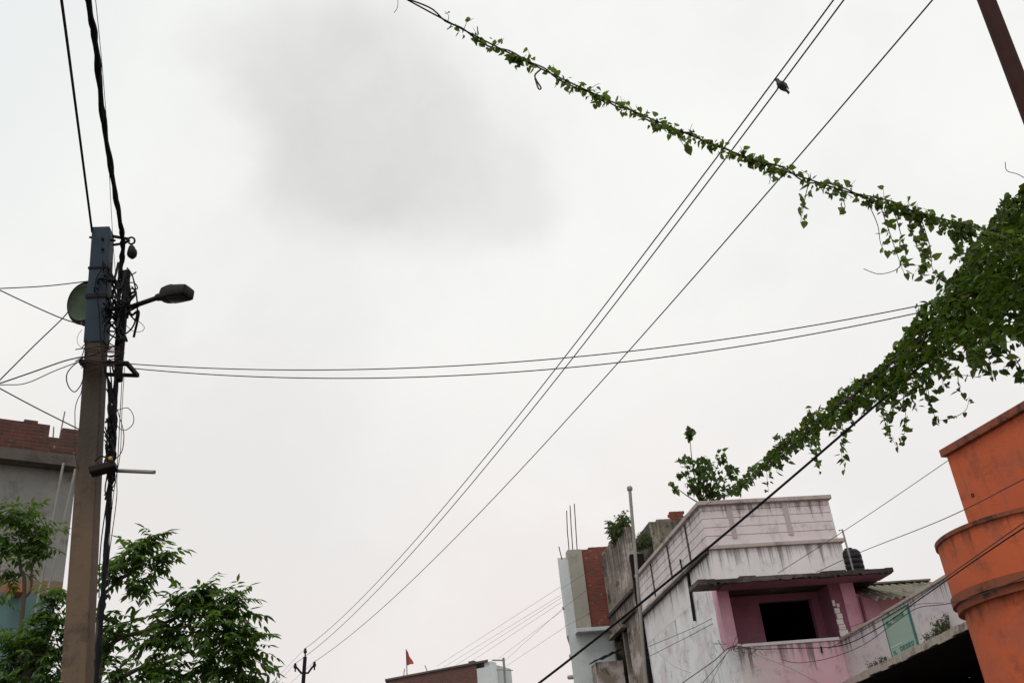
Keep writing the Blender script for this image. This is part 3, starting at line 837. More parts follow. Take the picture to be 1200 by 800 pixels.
# box and rod on the pole
M['box_brown'] = plain('dark_brown_box', (.018, .014, .012), .8, spec=.2)
bx = at(121, 549, 7.78)
jb = thing('junction_box', bx, 'small tilted dark box strapped to the concrete pole', 'box')
rotb = Matrix.Rotation(R(12), 3, 'Y') @ Matrix.Rotation(R(14), 3, 'Z')
MB().box(bx, (.215, .12, .062), Matrix.Rotation(R(-14), 3, 'Y') @ Matrix.Rotation(R(10), 3, 'Z')).build('case', M['box_brown'], jb, bevel=.01)
M['yellow'] = plain('yellow_tape', (.42, .26, .05), .6)
MB().tube([at(111, 540, 7.76), at(118, 534, 7.74), at(126, 536, 7.74), at(133, 535, 7.75)], .008, 6).build('wire_stub', M['wire_brown'], jb)
MB().lathe(at(130, 538, 7.74), (0, -1, .2), [(.016, 0), (.018, .02), (.01, .03)], 8).build('plug', M['yellow'], jb)
a, b_ = at(132, 551, 7.9), at(181, 553, 7.75)
tag(MB().tube([a, b_], .018, 8).build('steel_rod', M['steel'], smooth=True), 'short grey steel rod jutting from the concrete pole beside the dark box', 'rod')

# green drum wound with cable, hung behind the pole
dc = at(104, 357, 8.3)
ax = Vector((-.28, -.92, -.22)).normalized()
dr = thing('cable_drum', dc, 'round green metal drum wrapped with black cable behind the pole top', 'drum')
MB().lathe(dc, ax, [(.17, -.11), (.195, -.10), (.195, .07), (.18, .085), (.165, .075), (.05, .08)], 28).build('drum', M['green_drum'], dr, True)
a_ = ax.orthogonal().normalized(); b2 = ax.cross(a_)
mb = MB()
for kk in range(6):
    pts = []
    for q in range(41):
        t_ = q / 40 * 2 * math.pi
        rr = .203 + .007 * math.sin(3 * t_ + kk) + kk * .002
        pts.append(dc + ax * (-.09 + kk * .03 + .015 * math.sin(2 * t_ + kk * 1.3)) + (a_ * math.cos(t_) + b2 * math.sin(t_)) * rr)
    mb.tube(pts, .009, 5)
mb.build('cable_winding', M['cable'], dr, True)

# street lamp
la = at(149, 361, 7.95); lb = at(187, 348, 7.78)
sl = thing('street_lamp', la, 'dark street lamp head on a short arm fixed to the concrete pole', 'street lamp')
MB().tube([la + (la - lb) * .15, la, lb], .024, 10).build('arm', M['lamp_body'], sl, True)
dl = (at(228, 341, 7.66) - lb).normalized()
sidev = dl.cross(Vector((0, 0, 1))).normalized(); upv = sidev.cross(dl).normalized()
MB().tube([lb - dl * .03, lb + dl * .02, lb + dl * .05], [.034, .04, .036], 10).build('collar', M['lamp_body'], sl, True)
def sect(mb, secs, n=16):
    o = len(mb.v)
    for (t_, wd_, hu, hd) in secs:
        c_ = lb + dl * t_
        for q in range(n):
            an = 2 * math.pi * q / n
            cs, sn = math.cos(an), math.sin(an)
            x_ = math.copysign(abs(cs) ** .32, cs) * wd_; y_ = math.copysign(abs(sn) ** .32, sn) * (hu if sn > 0 else hd)
            mb.v.append(c_ + sidev * x_ + upv * y_)
    for i in range(len(secs) - 1):
        for q in range(n):
            mb.f.append((o + i * n + q, o + i * n + (q + 1) % n, o + (i + 1) * n + (q + 1) % n, o + (i + 1) * n + q))
    mb.f.append(tuple(o + q for q in reversed(range(n)))); mb.f.append(tuple(o + (len(secs) - 1) * n + q for q in range(n)))
    return mb
sect(MB(), [(.03, .05, .045, .045), (.06, .072, .066, .052), (.12, .08, .078, .056), (.17, .085, .08, .058), (.2, .085, .07, .058), (.29, .082, .06, .056), (.33, .078, .054, .052), (.338, .066, .044, .044)]).build('head', M['lamp_body'], sl, True); lhd = sl.children[-1] if False else bpy.data.objects['head']
sect(MB(), [(.13, .06, -.045, .062), (.15, .07, -.045, .068), (.29, .066, -.045, .066), (.31, .05, -.045, .056)]).build('lens', M['lamp_lens'], lhd, True)

# ------------------------------------------------------------------ rusty pole, right
ra, rb = at(1156, 0, 6.5), at(1199, 112, 6.5)
rd = (ra - rb).normalized()
rbase = rb - rd * (rb.z / rd.z); rtop = ra + rd * 1.6
rp_ = thing('rusty_pole', rbase, 'thick rusty steel pole leaning across the upper right corner', 'utility pole')
MB().tube([rbase, rbase.lerp(rtop, .5), rtop], .073, 16).build('shaft', M['rust'], rp_, True)
MB().lathe(rtop, rd, [(.08, -.05), (.08, .02), (.03, .05)], 16).build('cap', M['rust'], rp_, True)
def onrust(z): return rbase + (rtop - rbase) * (z / rtop.z)

# ------------------------------------------------------------------ far pole
fa, fb = at(357.5, 769, 34), at(355.3, 800, 34)
fbase = fa + (fb - fa) * (fa.z / (fa.z - fb.z))
fpole = thing('electric_pole', fbase, 'dark tubular electric pole with U-shaped arms far down the street', 'utility pole')
MB().tube([fbase, fa], [.085, .062], 10).build('shaft', M['iron'], fpole, True)
mb = MB()
mb.tube([at(346, 781.5, 34), at(348, 782, 34), at(353, 788, 34), at(361, 788, 34), at(366, 781, 34), at(368.5, 780, 34)], .036, 8)
mb.build('arm', M['iron'], fpole, True)
INS = []
for (x, y) in ((357.7, 761), (346, 778.5), (368.5, 776.5)):
    c_ = at(x, y, 34); INS.append(c_)
    MB().lathe(c_ + Vector((0, 0, -.16)), (0, 0, 1), [(.025, -.06), (.025, .04), (.055, .06), (.06, .12), (.04, .15), (.045, .19), (.02, .22)], 10).build('insulator', M['lamp_body'], fpole, True)
MB().tube([fa, at(357.7, 764, 34)], .02, 6).build('pin', M['iron'], fpole)

# ------------------------------------------------------------------ wires
def crom(p, seg=8):
    out_ = []
    n = len(p)
    for i in range(n - 1):
        p0_, p1_, p2_, p3_ = p[max(i - 1, 0)], p[i], p[i + 1], p[min(i + 2, n - 1)]
        for j in range(seg):
            t = j / seg
            out_.append(.5 * ((2 * p1_) + (p2_ - p0_) * t + (2 * p0_ - 5 * p1_ + 4 * p2_ - p3_) * t * t + (3 * p1_ - p0_ - 3 * p2_ + p3_) * t ** 3))
    out_.append(p[-1])
    return out_
def sag_pts(A, B, mids, t0=0, t1=1, n=50):
    d = B - A; hd = Vector((d.x, d.y, 0)); nrm = Vector((-hd.y, hd.x, 0)).normalized()
    num = den = 0
    for (x, y) in mids:
        q = onplane(x, y, A, nrm)
        t = (q - A).dot(hd) / hd.length_squared
        if .02 < t < .98:
            dev = (A.z + d.z * t) - q.z; g = t * (1 - t)
            num += dev * g; den += g * g
    kk = num / den if den else 0
    pts = []
    for i in range(n + 1):
        t = t0 + (t1 - t0) * i / n
        p = A + d * t; p.z -= kk * t * (1 - t)
        pts.append(p)
    return pts
WS = .62
def wire(pts, r, label, mat='wire', cat='wire', group=None, name='wire'):
    if not isinstance(r, list): r = r * WS
    return tag(MB().tube(pts, r, 6).build(name, M[mat], smooth=True, loc=pts[0]), label, cat, group)
def pw(px, r, label, mat='wire', cat='wire', group=None, name='wire', seg=8):
    return wire(crom([at(*q) for q in px], seg), r, label, mat, cat, group, name)

GL = 'power lines along the street'
near1, near2, near3 = atz(977, 0, 7.9), atz(989, 0, 7.9), atz(1093, 0, 7.6)
W1 = sag_pts(INS[0] + Vector((0, 0, .05)), near1, [(655, 425), (785, 260), (860, 162)], -.0, 1.5)
W2 = sag_pts(INS[1] + Vector((0, 0, .05)), near2, [(664, 428), (795, 260), (868, 163)], -.0, 1.5)
W3 = sag_pts(INS[2] + Vector((0, 0, .05)), near3, [(715, 435), (870, 260), (960, 157)], -.0, 1.5)
wire(W1, .0125, 'upper street power line running to the far pole top insulator', group=GL)
wire(W2, .0125, 'middle street power line the bird perches on', group=GL)
wire(W3, .0125, 'lowest single street power line running to the far pole right arm', group=GL)
for i_, (ins, (x, y), lab) in enumerate(((INS[0], (318, 800), 'top insulator'), (INS[1], (325, 800), 'left arm'), (INS[2], (338, 802), 'right arm'))):
    e_ = at(x, y, 44)
    wire(sag_pts(ins + Vector((0, 0, .05)), e_, [], 0, 2.5, 12), .0085, 'short stretch of line leaving the far pole ' + lab + ' toward lower left', group=GL)

# two service wires across the street
A_ = at(149, 426, 7.9)
wire(sag_pts(A_, onrust(5.1).lerp(at(1078, 358, 6.9), 1), [(300, 434), (420, 434), (560, 427), (740, 411), (900, 387)]), .0075, 'upper of two sagging wires crossing the street from concrete pole', group='service wires across the street')
wire(sag_pts(A_ + Vector((0, .05, -.02)), at(1078, 366, 6.9), [(300, 436), (420, 440), (560, 439), (740, 428), (900, 403)]), .0075, 'lower of two sagging wires crossing the street from concrete pole', group='service wires across the street')

# left hand wires
GW = 'wires leaving the concrete pole to the left'
pw([(-40, 340, 7.2), (0, 338, 7.5), (55, 335, 7.8), (107, 329, 8.1)], .009, 'near level wire from the left edge to the pole above the drum', group=GW)
pw([(-40, 318, 7.2), (0, 340, 7.5), (70, 372, 7.8), (108, 383, 8)], .009, 'wire sloping down from the left edge to the underside of the green drum', group=GW)
pw([(-40, 485, 7.2), (0, 445, 7.5), (40, 405, 7.8), (76, 370, 8.05), (84, 356, 8.1)], .009, 'wire climbing steeply from the left edge to the green drum', group=GW)
pw([(-40, 462, 7.2), (0, 449, 7.5), (35, 437, 7.7), (75, 423, 7.85), (97, 418, 7.9)], .010, 'thicker purplish wire rising gently to the tangle at the cross arm', group=GW)
pw([(-40, 455, 7.2), (0, 451, 7.5), (30, 449, 7.7), (65, 434, 7.85), (97, 422, 7.9)], .008, 'thin wavy wire just under the purplish one, left of the pole', 'wire_pale', group=GW)
pw([(-40, 432, 7.2), (0, 455, 7.5), (45, 479, 7.75), (93, 503, 7.9)], .009, 'wire falling across the brick parapet to the concrete pole', group=GW)

# wires overhead to the pole top
pw([(58, -90, 4.4), (72, 0, 5.0), (90, 135, 6.4), (108, 272, 7.95)], .02, 'single wire dropping from the top edge to the pole left corner', 'cable')
pw([(100, -90, 4.3), (112, 0, 4.9), (124, 130, 6.2), (130, 240, 7.5), (133, 290, 7.95), (137, 340, 8), (141, 368, 8)], .0045, 'hair thin wire beside the thick twisted cable above the pole', 'cable')
# twisted bundle, running down the pole side
path = crom([at(*q) for q in ((84, -110, 4.0), (103, 0, 4.8), (113, 60, 5.3), (121, 140, 6.1), (133, 215, 7.0), (142, 268, 7.75), (144, 290, 7.95), (141, 320, 8.05), (138, 380, 8.1), (136, 440, 8.05), (133, 520, 8.02), (129, 575, 7.96), (124, 650, 7.9), (118, 730, 7.9), (113, 800, 7.9), (108, 880, 7.9))], 10)
tw_ = thing('twisted_cable', path[0], 'thick black twisted cable dropping from above and running down the concrete pole', 'cable')
for s_ in range(3):
    pts = []
    for i, p in enumerate(path):
        ph = s_ * 2.1 + i * .42
        rr = (.013 if i > 70 else .020 if i > 8 else .045) + (.008 * math.sin(i * .9))
        pts.append(p + Vector((math.cos(ph), math.sin(ph), .3 * math.sin(ph * 1.7))) * rr * .6)
    MB().tube(pts, .0145, 6).build('strand', M['cable'], tw_, True)

# cables clipped down the pole
GD = 'thin cables down the concrete pole'
pw([(128, 420, 7.9), (131, 460, 7.92), (127, 500, 7.9), (131, 540, 7.9), (126, 600, 7.88), (122, 640, 7.9)], .011, 'loose black cable against the pole right face above the box', 'cable', group=GD)
pw([(124, 430, 7.9), (128, 470, 7.9), (125, 520, 7.88), (128, 560, 7.86), (118, 640, 7.84), (116, 700, 7.85)], .008, 'inner black cable lying closest on the pole right face', 'cable', group=GD)
pw([(146, 430, 8.0), (143, 480, 8.0), (141, 530, 8.0), (135, 565, 7.95), (129, 620, 7.9), (127, 700, 7.9)], .005, 'thin grey wire standing clear right of the pole below cross arm', group=GD)
pw([(143, 444, 8.05), (140, 500, 8.05), (137, 560, 8.0), (136, 590, 7.95), (123, 690, 7.95), (118, 790, 7.95), (113, 860, 7.95)], .006, 'thin wire hanging along the black cable below the rod', group=GD)
pw([(124, 310, 7.9), (112, 330, 7.88), (116, 365, 7.87), (118, 400, 7.87), (124, 440, 7.87)], .010, 'black cable crossing the blue sleeve of the pole', 'cable', group=GD)
GLP = 'wire loops at the concrete pole'
pw([(149, 314, 8), (155, 323, 7.98), (159, 340, 7.95), (161, 362, 7.92), (157, 380, 7.92), (150, 389, 7.95), (142, 393, 8)], .0125, 'thick black cable loop curving behind the lamp arm', 'cable', 'cable', GLP)
pw([(148, 362, 8), (154, 371, 7.98), (162, 376, 7.96), (169, 383, 7.95), (166, 388, 7.95), (156, 388, 7.97), (147, 380, 8)], .005, 'thin pale wire loop below the lamp arm', 'wire_pale', group=GLP)
pw([(135, 482, 8), (142, 479, 7.98), (150, 478, 7.97), (156, 486, 7.96), (156, 496, 7.96), (149, 503, 7.97), (142, 503, 7.98), (136, 497, 8)], .006, 'round wire loop sticking out right of the pole above the rod', 'wire', group=GLP)
pw([(134, 470, 8), (140, 488, 7.97), (145, 508, 7.96), (143, 528, 7.97), (135, 538, 8)], .007, 'bowed wire hugging the pole between loop and rod', 'wire', group=GLP)
pw([(97, 420, 7.85), (84, 430, 7.84), (78, 440, 7.84), (80, 452, 7.84), (87, 459, 7.84), (94, 452, 7.85), (98, 440, 7.86), (99, 425, 7.86)], .008, 'black wire loop drooping left of the cross arm', 'cable', group=GLP)
pw([(98, 428, 7.85), (97, 445, 7.84), (95, 460, 7.83), (91, 468, 7.83), (88, 480, 7.83), (88, 500, 7.84), (88, 530, 7.86), (92, 550, 7.9)], .006, 'thin wire dangling beside the pole left face', 'wire', group=GLP)
pw([(103, 384, 7.95), (101, 398, 7.9), (99, 408, 7.88), (95, 420, 7.86)], .007, 'short wire dropping from the drum to the cross arm', 'cable', group=GLP)
pw([(96, 386, 7.9), (91, 394, 7.88), (91, 402, 7.88), (96, 408, 7.88)], .004, 'pale curl of wire under the green drum', 'wire_pale', group=GLP)
mbw = MB()
for i in range(11):
    y = 404 + i * 2.6
    x0, x1 = random.uniform(88, 100), random.uniform(136, 146)
    pts = crom([at(x0, y + random.uniform(-3, 8), 7.86), at(103, y + random.uniform(-3, 4), 7.80), at(118, y + random.uniform(-4, 2), 7.76), at(130, y + random.uniform(-3, 3), 7.80), at(x1, y + random.uniform(-6, 5), 7.95)], 5)
    mbw.tube(pts, random.choice((.005, .006, .008)), 5)
tag(mbw.build('wire_wrap', M['wire_brown'], smooth=True), 'rusty brown wires wound round the pole above the cross arm', 'wire')
mbw = MB()
for i in range(26):
    c_ = Vector((random.uniform(124, 150), random.uniform(320, 392), 0))
    pts = crom([at(c_.x + random.uniform(-14, 14), c_.y + random.uniform(-20, 20), random.uniform(7.82, 8.05)) for _ in range(5)], 6)
    mbw.tube(pts, random.choice((.006, .009, .012)), 5)
tag(mbw.build('cable_tangle', M['cable'], smooth=True), 'tangle of black cables around pole beside the green drum', 'cable')
mbw = MB()
for i in range(22):
    y0 = 430 + i * 5
    pts = crom([at(random.uniform(122, 134), y0, 7.86), at(random.uniform(126, 138), y0 + 22, 7.9), at(random.uniform(122, 140), y0 + 45, 7.92), at(random.uniform(122, 134), y0 + 60, 7.86)], 6)
    mbw.tube(pts, random.choice((.006, .009)), 5)
tag(mbw.build('cable_tangle', M['cable'], smooth=True), 'bunched black cable loops on the pole right face above the small box', 'cable')

# heavy cable along the right hand houses
hv = sag_pts(at(560, 853, 19), at(1052, 452, 10.6), [(625, 800), (760, 700), (830, 645), (940, 548)])
hv += [at(1075, 432, 10.0), at(1110, 405, 9.0), at(1160, 360, 7.7), onrust(5.2)]
wire(hv, [.023 - .007 * min(i, 50) / 50 for i in range(len(hv))], 'heavy black cable slanting up across the pink house into the vine', 'cable', 'cable', name='heavy_cable')

# fan of wires from the white house down the street
GF = 'fan of thin wires down the street'
for i, ((xa, ya), (xb, yb), lab) in enumerate((((657, 687), (512, 780), 'topmost'), ((657, 697), (520, 781), 'second from top'), ((658, 700), (534, 779), 'third from top'), ((658, 705), (550, 776), 'fourth from top'), ((659, 715), (584, 771), 'steep fifth'), ((660, 712), (590, 775), 'steep sixth'), ((661, 735), (590, 782), 'lowest separate'))):
    A_ = P.side(xa, ya, wu0 - .02); 
    wire([A_, at(xb, yb, 44)], .0075, lab + ' wire of the fan between the white house and far brick house', group=GF)
A2 = P.side(657, 692, wu0 - .02)
for (xa, ya, xb, yb, lab) in ((657, 690, 735, 640, 'upper'), (660, 712, 735, 655, 'lower'), (661, 734, 715, 706, 'lowest')):
    wire([P.front(xa, ya, 9.85), P.front(xb, yb, 6.0)], .007, lab + ' thin wire crossing the brick panel of the white house', group='wires over the brick panel')

# wires round the pink house
GP = 'wires strung around the pink house'
pw([(1135, 523, 16.4), (1113, 538, 17.0), (1010, 608, 19), (912, 671, 21.2)], .010, 'wire from behind the orange house to the pink house slab', group=GP)
pw([(1260, 531, 10.6), (1200, 561, 11.8), (1108, 607, 14.4), (1010, 646, 18.5), (957, 670, 21.1)], .010, 'straight wire passing in front of the orange house to the water tank', group=GP)
pw([(1260, 580, 10.2), (1200, 618, 11.2), (1140, 658, 12.6), (1080, 700, 15.6), (1030, 735, 19), (985, 756, 21), (930, 759, 21.8), (885, 760, 21.85), (858, 757, 21.9), (835, 775, 22.1), (795, 803, 22.5), (770, 822, 23)], .014, 'dark wire draped from the orange house along the pink sill to the house corner', 'cable', group=GP)
pw([(1260, 572, 10.2), (1200, 612, 11.2), (1120, 668, 13.4), (1060, 710, 17), (1000, 744, 20.5), (970, 760, 21.7)], .010, 'upper of the close pair of wires above the green signboard', group=GP)
pw([(1260, 650, 10.4), (1200, 676, 11.3), (1150, 696, 12.4), (1110, 707, 14.4), (1075, 712, 17.5), (1050, 728, 18.6), (1010, 756, 20.4), (970, 771, 21.6), (935, 776, 21.8), (915, 772, 21.85)], .010, 'slack wire looping below the pink sill from the orange house', group=GP)
pw([(1106, 706, 15.3), (1080, 707, 17), (1060, 712, 18.2), (1040, 716, 19), (1000, 733, 20.8), (985, 735, 21.6)], .007, 'thin wire behind the signboard top toward the loggia column', group=GP)
pw([(852, 714, 22.2), (815, 734, 23.2), (760, 757, 26)], .010, 'upper thin wire across the white side wall', group=GP)
pw([(855, 719, 22.2), (815, 741, 23.2), (758, 770, 26)], .010, 'lower thin wire across the white side wall', group=GP)
pw([(857, 758, 21.85), (840, 780, 22), (822, 802, 22.1), (810, 825, 22.2)], .012, 'steep wire falling from the sill corner down the white wall', group=GP)
pw([(852, 764, 21.85), (838, 790, 22), (828, 812, 22.1)], .007, 'thin steep wire close beside the sill corner tangle', group=GP)
pw([(868, 757, 21.85), (890, 768, 21.82), (925, 782, 21.8), (960, 800, 21.8), (990, 815, 21.8)], .008, 'pale wire slanting down the pink wall under the sill', 'wire_pale', group=GP)
pw([(770, 763, 25), (790, 780, 24), (810, 788, 23.4)], .005, 'faint slack wire low on the white side wall', group=GP)
mbw = MB()
for i in range(16):
    p_ = at(860 + random.uniform(-22, 30), 757 + random.uniform(-10, 8), 21.82)
    mbw.tube(crom([p_, p_ + rvec() * .12, p_ + rvec() * .22 + Vector((0, 0, .05))], 4), random.choice((.005, .008)), 5)
tag(mbw.build('dry_creeper', M['twig']), 'dry twigs tangled at the left end of the loggia sill', 'twigs')

# ------------------------------------------------------------------ bird on the wire
def near_pt(W, x, y):
    d = ray(x, y).normalized()
    return min(W, key=lambda p: ((p - EYE) - d * (p - EYE).dot(d)).length)
W2f = [W2[i].lerp(W2[i + 1], j / 10) for i in range(len(W2) - 1) for j in range(10)]
bp = near_pt(W2f, 914, 101)
Yb = bp.y
hd_ = at(906.5, 93.5, Yb); tl_ = at(923, 108.5, Yb)
bdv = (tl_ - hd_)
bl = bdv.length; bdv.normalize()
bsd = (W2f[60] - W2f[50]).normalized(); bsd = (bsd - bdv * bsd.dot(bdv)).normalized()
bup = bsd.cross(bdv); 
if bup.z < 0: bup = -bup
bc = bp + bup * .036
BW = .62
secs = [(-.56, .003, .003, .0), (-.53, .006, .006, .002), (-.47, .024, .024, .010), (-.41, .031, .031, .016), (-.35, .029, .028, .012), (-.27, .038, .036, .002), (-.15, .052, .047, .0), (0, .056, .047, .0), (.13, .046, .037, .0), (.24, .028, .022, -.002), (.32, .022, .012, -.004), (.45, .024, .007, -.008), (.56, .025, .005, -.012), (.575, .018, .003, -.012)]
M['feather'] = plain('dark_feathers', (.035, .026, .038), .7, 0, .5, 60)
mb = MB(); n = 14
for (t_, wd_, ht_, rise) in secs:
    c_ = bc + bdv * (t_ * bl) + bup * rise
    for q in range(n):
        an = 2 * math.pi * q / n
        mb.v.append(c_ + bsd * math.cos(an) * wd_ * BW + bup * math.sin(an) * ht_ * .7)
for i in range(len(secs) - 1):
    for q in range(n): mb.f.append((i * n + q, i * n + (q + 1) % n, (i + 1) * n + (q + 1) % n, (i + 1) * n + q))
mb.f.append(tuple(reversed(range(n)))); mb.f.append(tuple((len(secs) - 1) * n + q for q in range(n)))
bird = thing('bird', bp, 'small dark bird perched on the street power line', 'bird')
mb.build('body', M['feather'], bird, True)
for s_ in (-1, 1):
    mb = MB()
    wsec = [(-.2, .006), (-.1, .02), (.08, .022), (.25, .014), (.40, .004)]
    prev = None
    for (t_, hh) in wsec:
        c_ = bc + bdv * (t_ * bl) + bsd * s_ * max(.008, .033 - .05 * abs(t_ - .03)) + bup * .006
        q = [c_ - bup * hh, c_ + bup * hh, c_ + bup * hh + bsd * s_ * .004, c_ - bup * hh + bsd * s_ * .004]
        if prev: mb.hexa([prev[0], q[0], q[3], prev[3], prev[1], q[1], q[2], prev[2]])
        prev = q
    mb.build('wing', M['feather'], bird)
    lg = MB().tube([bc + bsd * s_ * .018 - bup * .035, bp + bsd * s_ * .018 + bup * .008], .004, 6)
    for tt in (-.8, 0, .8): lg.tube([bp + bsd * s_ * .018 + bup * .009, bp + bsd * (s_ * .018 + tt * .006) - bdv * .014 + bup * .004, bp + bsd * (s_ * .018 + tt * .008) - bdv * .014 - bup * .008], .0025, 5)
    lg.build('foot', M['twig'], bird)

# ------------------------------------------------------------------ trees, lower left
def comp_leaf(mb, p, d, length, lsize, pairs=6):
    d = d.normalized()
    side_ = d.cross(Vector((0, 0, 1)))
    if side_.length < .1: side_ = Vector((1, 0, 0))
    side_.normalize()
    pts = []
    for i in range(pairs + 1):
        t = (i + .4) / (pairs + .4)
        c_ = p + d * length * t + Vector((0, 0, -1)) * length * .30 * t * t
        for s_ in (-1, 1):
            ld = side_ * s_ * random.uniform(.75, 1.05) + d * random.uniform(.3, .8) + Vector((0, 0, -1)) * random.uniform(.25, .95)
            leaf(mb, c_, ld, Vector((0, 0, 1)) + rvec() * .45, lsize * random.uniform(.75, 1.2) * (1 - .25 * t), LANCE, .1)
    leaf(mb, p + d * length + Vector((0, 0, -.3 * length)), d + Vector((0, 0, -.6)), Vector((0, 0, 1)) + rvec() * .3, lsize, LANCE, .1)
    return p + d * length * .5
def tree(name, base, trunk, limbs, blobs, label, Y, lsize=.135, llen=.36, mat='leaf_tree', group=None):
    t = thing(name, base, label, 'tree', group)
    mb = MB()
    for pts, r0, r1 in [trunk] + limbs:
        pp = crom(pts, 6)
        mb.tube(pp, [r0 + (r1 - r0) * i / (len(pp) - 1) for i in range(len(pp))], 8)
    fo = MB()
    s = Y * 1.02 / F_PX
    for (x, y, rx, ry, n_) in blobs:
        c_ = at(x, y, Y)
        for i in range(int(n_ * .66)):
            v = rvec() * random.uniform(.25, 1) ** .6
            p = c_ + Vector((v.x * rx, v.y * (rx + ry) * .5, v.z * ry)) * s
            d = Vector((v.x * 1.2, v.y * 1.2, v.z * .7 + .15)) + rvec() * .45
            comp_leaf(fo, p - d.normalized() * llen * .6, d, llen * random.uniform(.7, 1.15), lsize)
            if i % 7 == 0: mb.tube([c_ + (p - c_) * .1, p.lerp(c_, .5) + rvec() * .03, p - d.normalized() * llen * .5], [.012, .008, .005], 5)
    mb.build('trunk', M['bark'], t, True)
    fo.build('crown', M[mat], t)
    return t
YT = 10.6
tb = Vector((at(110, 800, YT).x - .1, YT, 0))
fork = at(112, 812, YT)
tree('garden_tree', tb, ([tb, tb.lerp(fork, .5) + Vector((.05, 0, 0)), fork], .11, .07),
     [([fork, at(130, 755, YT), at(175, 737, YT), at(225, 715, YT)], .035, .015),
      ([fork, at(140, 795, YT), at(170, 780, YT), at(225, 762, YT)], .035, .015),
      ([fork, at(115, 745, YT), at(118, 705, YT), at(128, 690, YT), at(165, 660, YT)], .04, .012),
      ([fork, at(145, 820, YT), at(230, 800, YT)], .03, .012)],
     [(172, 632, 32, 16, 26), (150, 655, 34, 20, 30), (190, 648, 16, 22, 14), (128, 672, 14, 20, 14), (165, 680, 26, 12, 14),
      (242, 688, 26, 16, 24), (212, 706, 44, 22, 44), (272, 704, 34, 22, 32), (240, 735, 62, 28, 72), (290, 742, 28, 30, 26), (188, 742, 32, 28, 34), (275, 770, 40, 30, 38), (225, 785, 70, 26, 62), (298, 795, 26, 20, 18), (175, 780, 28, 24, 22), (240, 830, 80, 25, 40),
      (130, 725, 20, 24, 16), (124, 760, 18, 22, 14), (138, 790, 20, 22, 14), (152, 745, 12, 20, 7)],
     'dark green tree with drooping feathery leaves right of the concrete pole', YT)
YL = 11.6
tb2 = Vector((at(30, 800, YL).x, YL, 0)); fk2 = at(28, 700, YL)
tree('garden_tree', tb2, ([tb2, tb2.lerp(fk2, .6), fk2, at(24, 665, YL), at(22, 640, YL)], .035, .015),
     [([fk2, at(36, 690, YL), at(38, 660, YL), at(45, 635, YL)], .02, .01), ([at(28, 790, YL), at(50, 750, YL), at(60, 710, YL)], .03, .01)],
     [(20, 603, 40, 22, 46), (50, 620, 28, 20, 26), (8, 640, 40, 22, 36), (45, 640, 24, 14, 14), (-25, 620, 30, 35, 25), (15, 668, 22, 10, 10)],
     'tree with round bright topped crown before the grey house', YL, .12, .32)
YS = 11.0
tb3 = Vector((at(20, 800, YS).x + .3, YS, 0))
tree('garden_shrub', tb3, ([tb3, at(30, 800, YS), at(40, 760, YS)], .06, .03),
     [([at(30, 800, YS), at(60, 740, YS), at(62, 705, YS)], .025, .01), ([at(30, 800, YS), at(10, 770, YS)], .025, .01)],
     [(64, 693, 24, 16, 26), (58, 722, 26, 18, 30), (28, 745, 38, 18, 48), (55, 765, 34, 22, 46), (10, 780, 34, 26, 46), (50, 795, 40, 22, 40), (-10, 745, 22, 18, 16), (30, 830, 70, 25, 30), (2, 695, 10, 8, 6), (75, 745, 20, 25, 24)],
     'low leafy shrub filling the bottom left corner', YS, .11, .28)
# distant tree tip
YF = 60.
tb4 = Vector((at(326, 800, YF).x, YF, 0))
tree('small_tree', tb4, ([tb4, tb4.lerp(at(326, 806, YF), .9)], .2, .1), [], [(326, 806, 12, 9, 30)], 'tiny dark treetop at the bottom edge left of the far pole', YF, .3, .7)

# ------------------------------------------------------------------ sapling on the pink house roof corner
YA = 22.1
sb = P.p(.12, .2, 8.6)
sap = thing('roof_sapling', sb, 'leafy sapling sprouting from the parapet corner of the pink house', 'sapling')
st, lf = MB(), MB()
ends = [(808, 508, 5, 10, 26), (845, 535, 6, 9, 14), (803, 540, 12, 7, 14), (822, 545, 14, 12, 50), (790, 569, 5, 7, 8), (815, 568, 14, 10, 46), (840, 572, 18, 9, 44), (856, 552, 7, 9, 18), (834, 555, 12, 9, 24), (802, 556, 9, 6, 12), (862, 574, 8, 7, 14), (832, 582, 16, 5, 26)]
ssc = YA * 1.03 / F_PX
for (x, y, rx, ry, n_) in ends:
    c_ = at(x, y, YA + random.uniform(-.2, .3))
    st.tube(crom([sb, sb.lerp(c_, .5) + rvec() * .06, c_], 5), [.018 - .0012 * i for i in range(11)], 6)
    for i in range(int(n_ * 1.7)):
        v = rvec() * random.uniform(.2, 1) ** .5
        p = c_ + Vector((v.x * rx, v.y * rx, v.z * ry)) * ssc
        hang_leaf(lf, p, .125)
st.build('stem', M['vine_stem'], sap, True); lf.build('foliage', M['leaf_sapling'], sap)

# ------------------------------------------------------------------ vines
vc_top = sag_pts(atz(470, -4, 7.0), onrust(5.35), [(560, 42), (640, 82), (740, 124), (820, 157), (920, 200), (1000, 235), (1080, 257)], -.25, 1, 60)
wire(vc_top, .0095, 'upper dark cable slanting from the top edge down to the rusty pole, strung with vine', 'cable', 'cable', name='vine_cable')
main_c = sag_pts(onrust(5.6), at(850, 582, 22), [(1085, 400), (1010, 462), (935, 512), (890, 545)], 0, 1, 60)
wire(main_c, .012, 'cable hidden inside the heavy vine, from the rusty pole to the sapling roof corner', 'cable', 'cable', name='vine_cable')
m2 = sag_pts(at(1000, 462, 12.0), at(850, 576, 22), [(950, 500)], 0, 1.0, 30)
wire(m2, .008, 'thin bare wire above the vine near the sapling', group='bare wires by the sapling')
wire(sag_pts(at(950, 515, 13), at(790, 610, 24), [(880, 560)], 0, 1.0, 30), .008, 'thin bare wire below the vine passing behind the sapling', group='bare wires by the sapling')

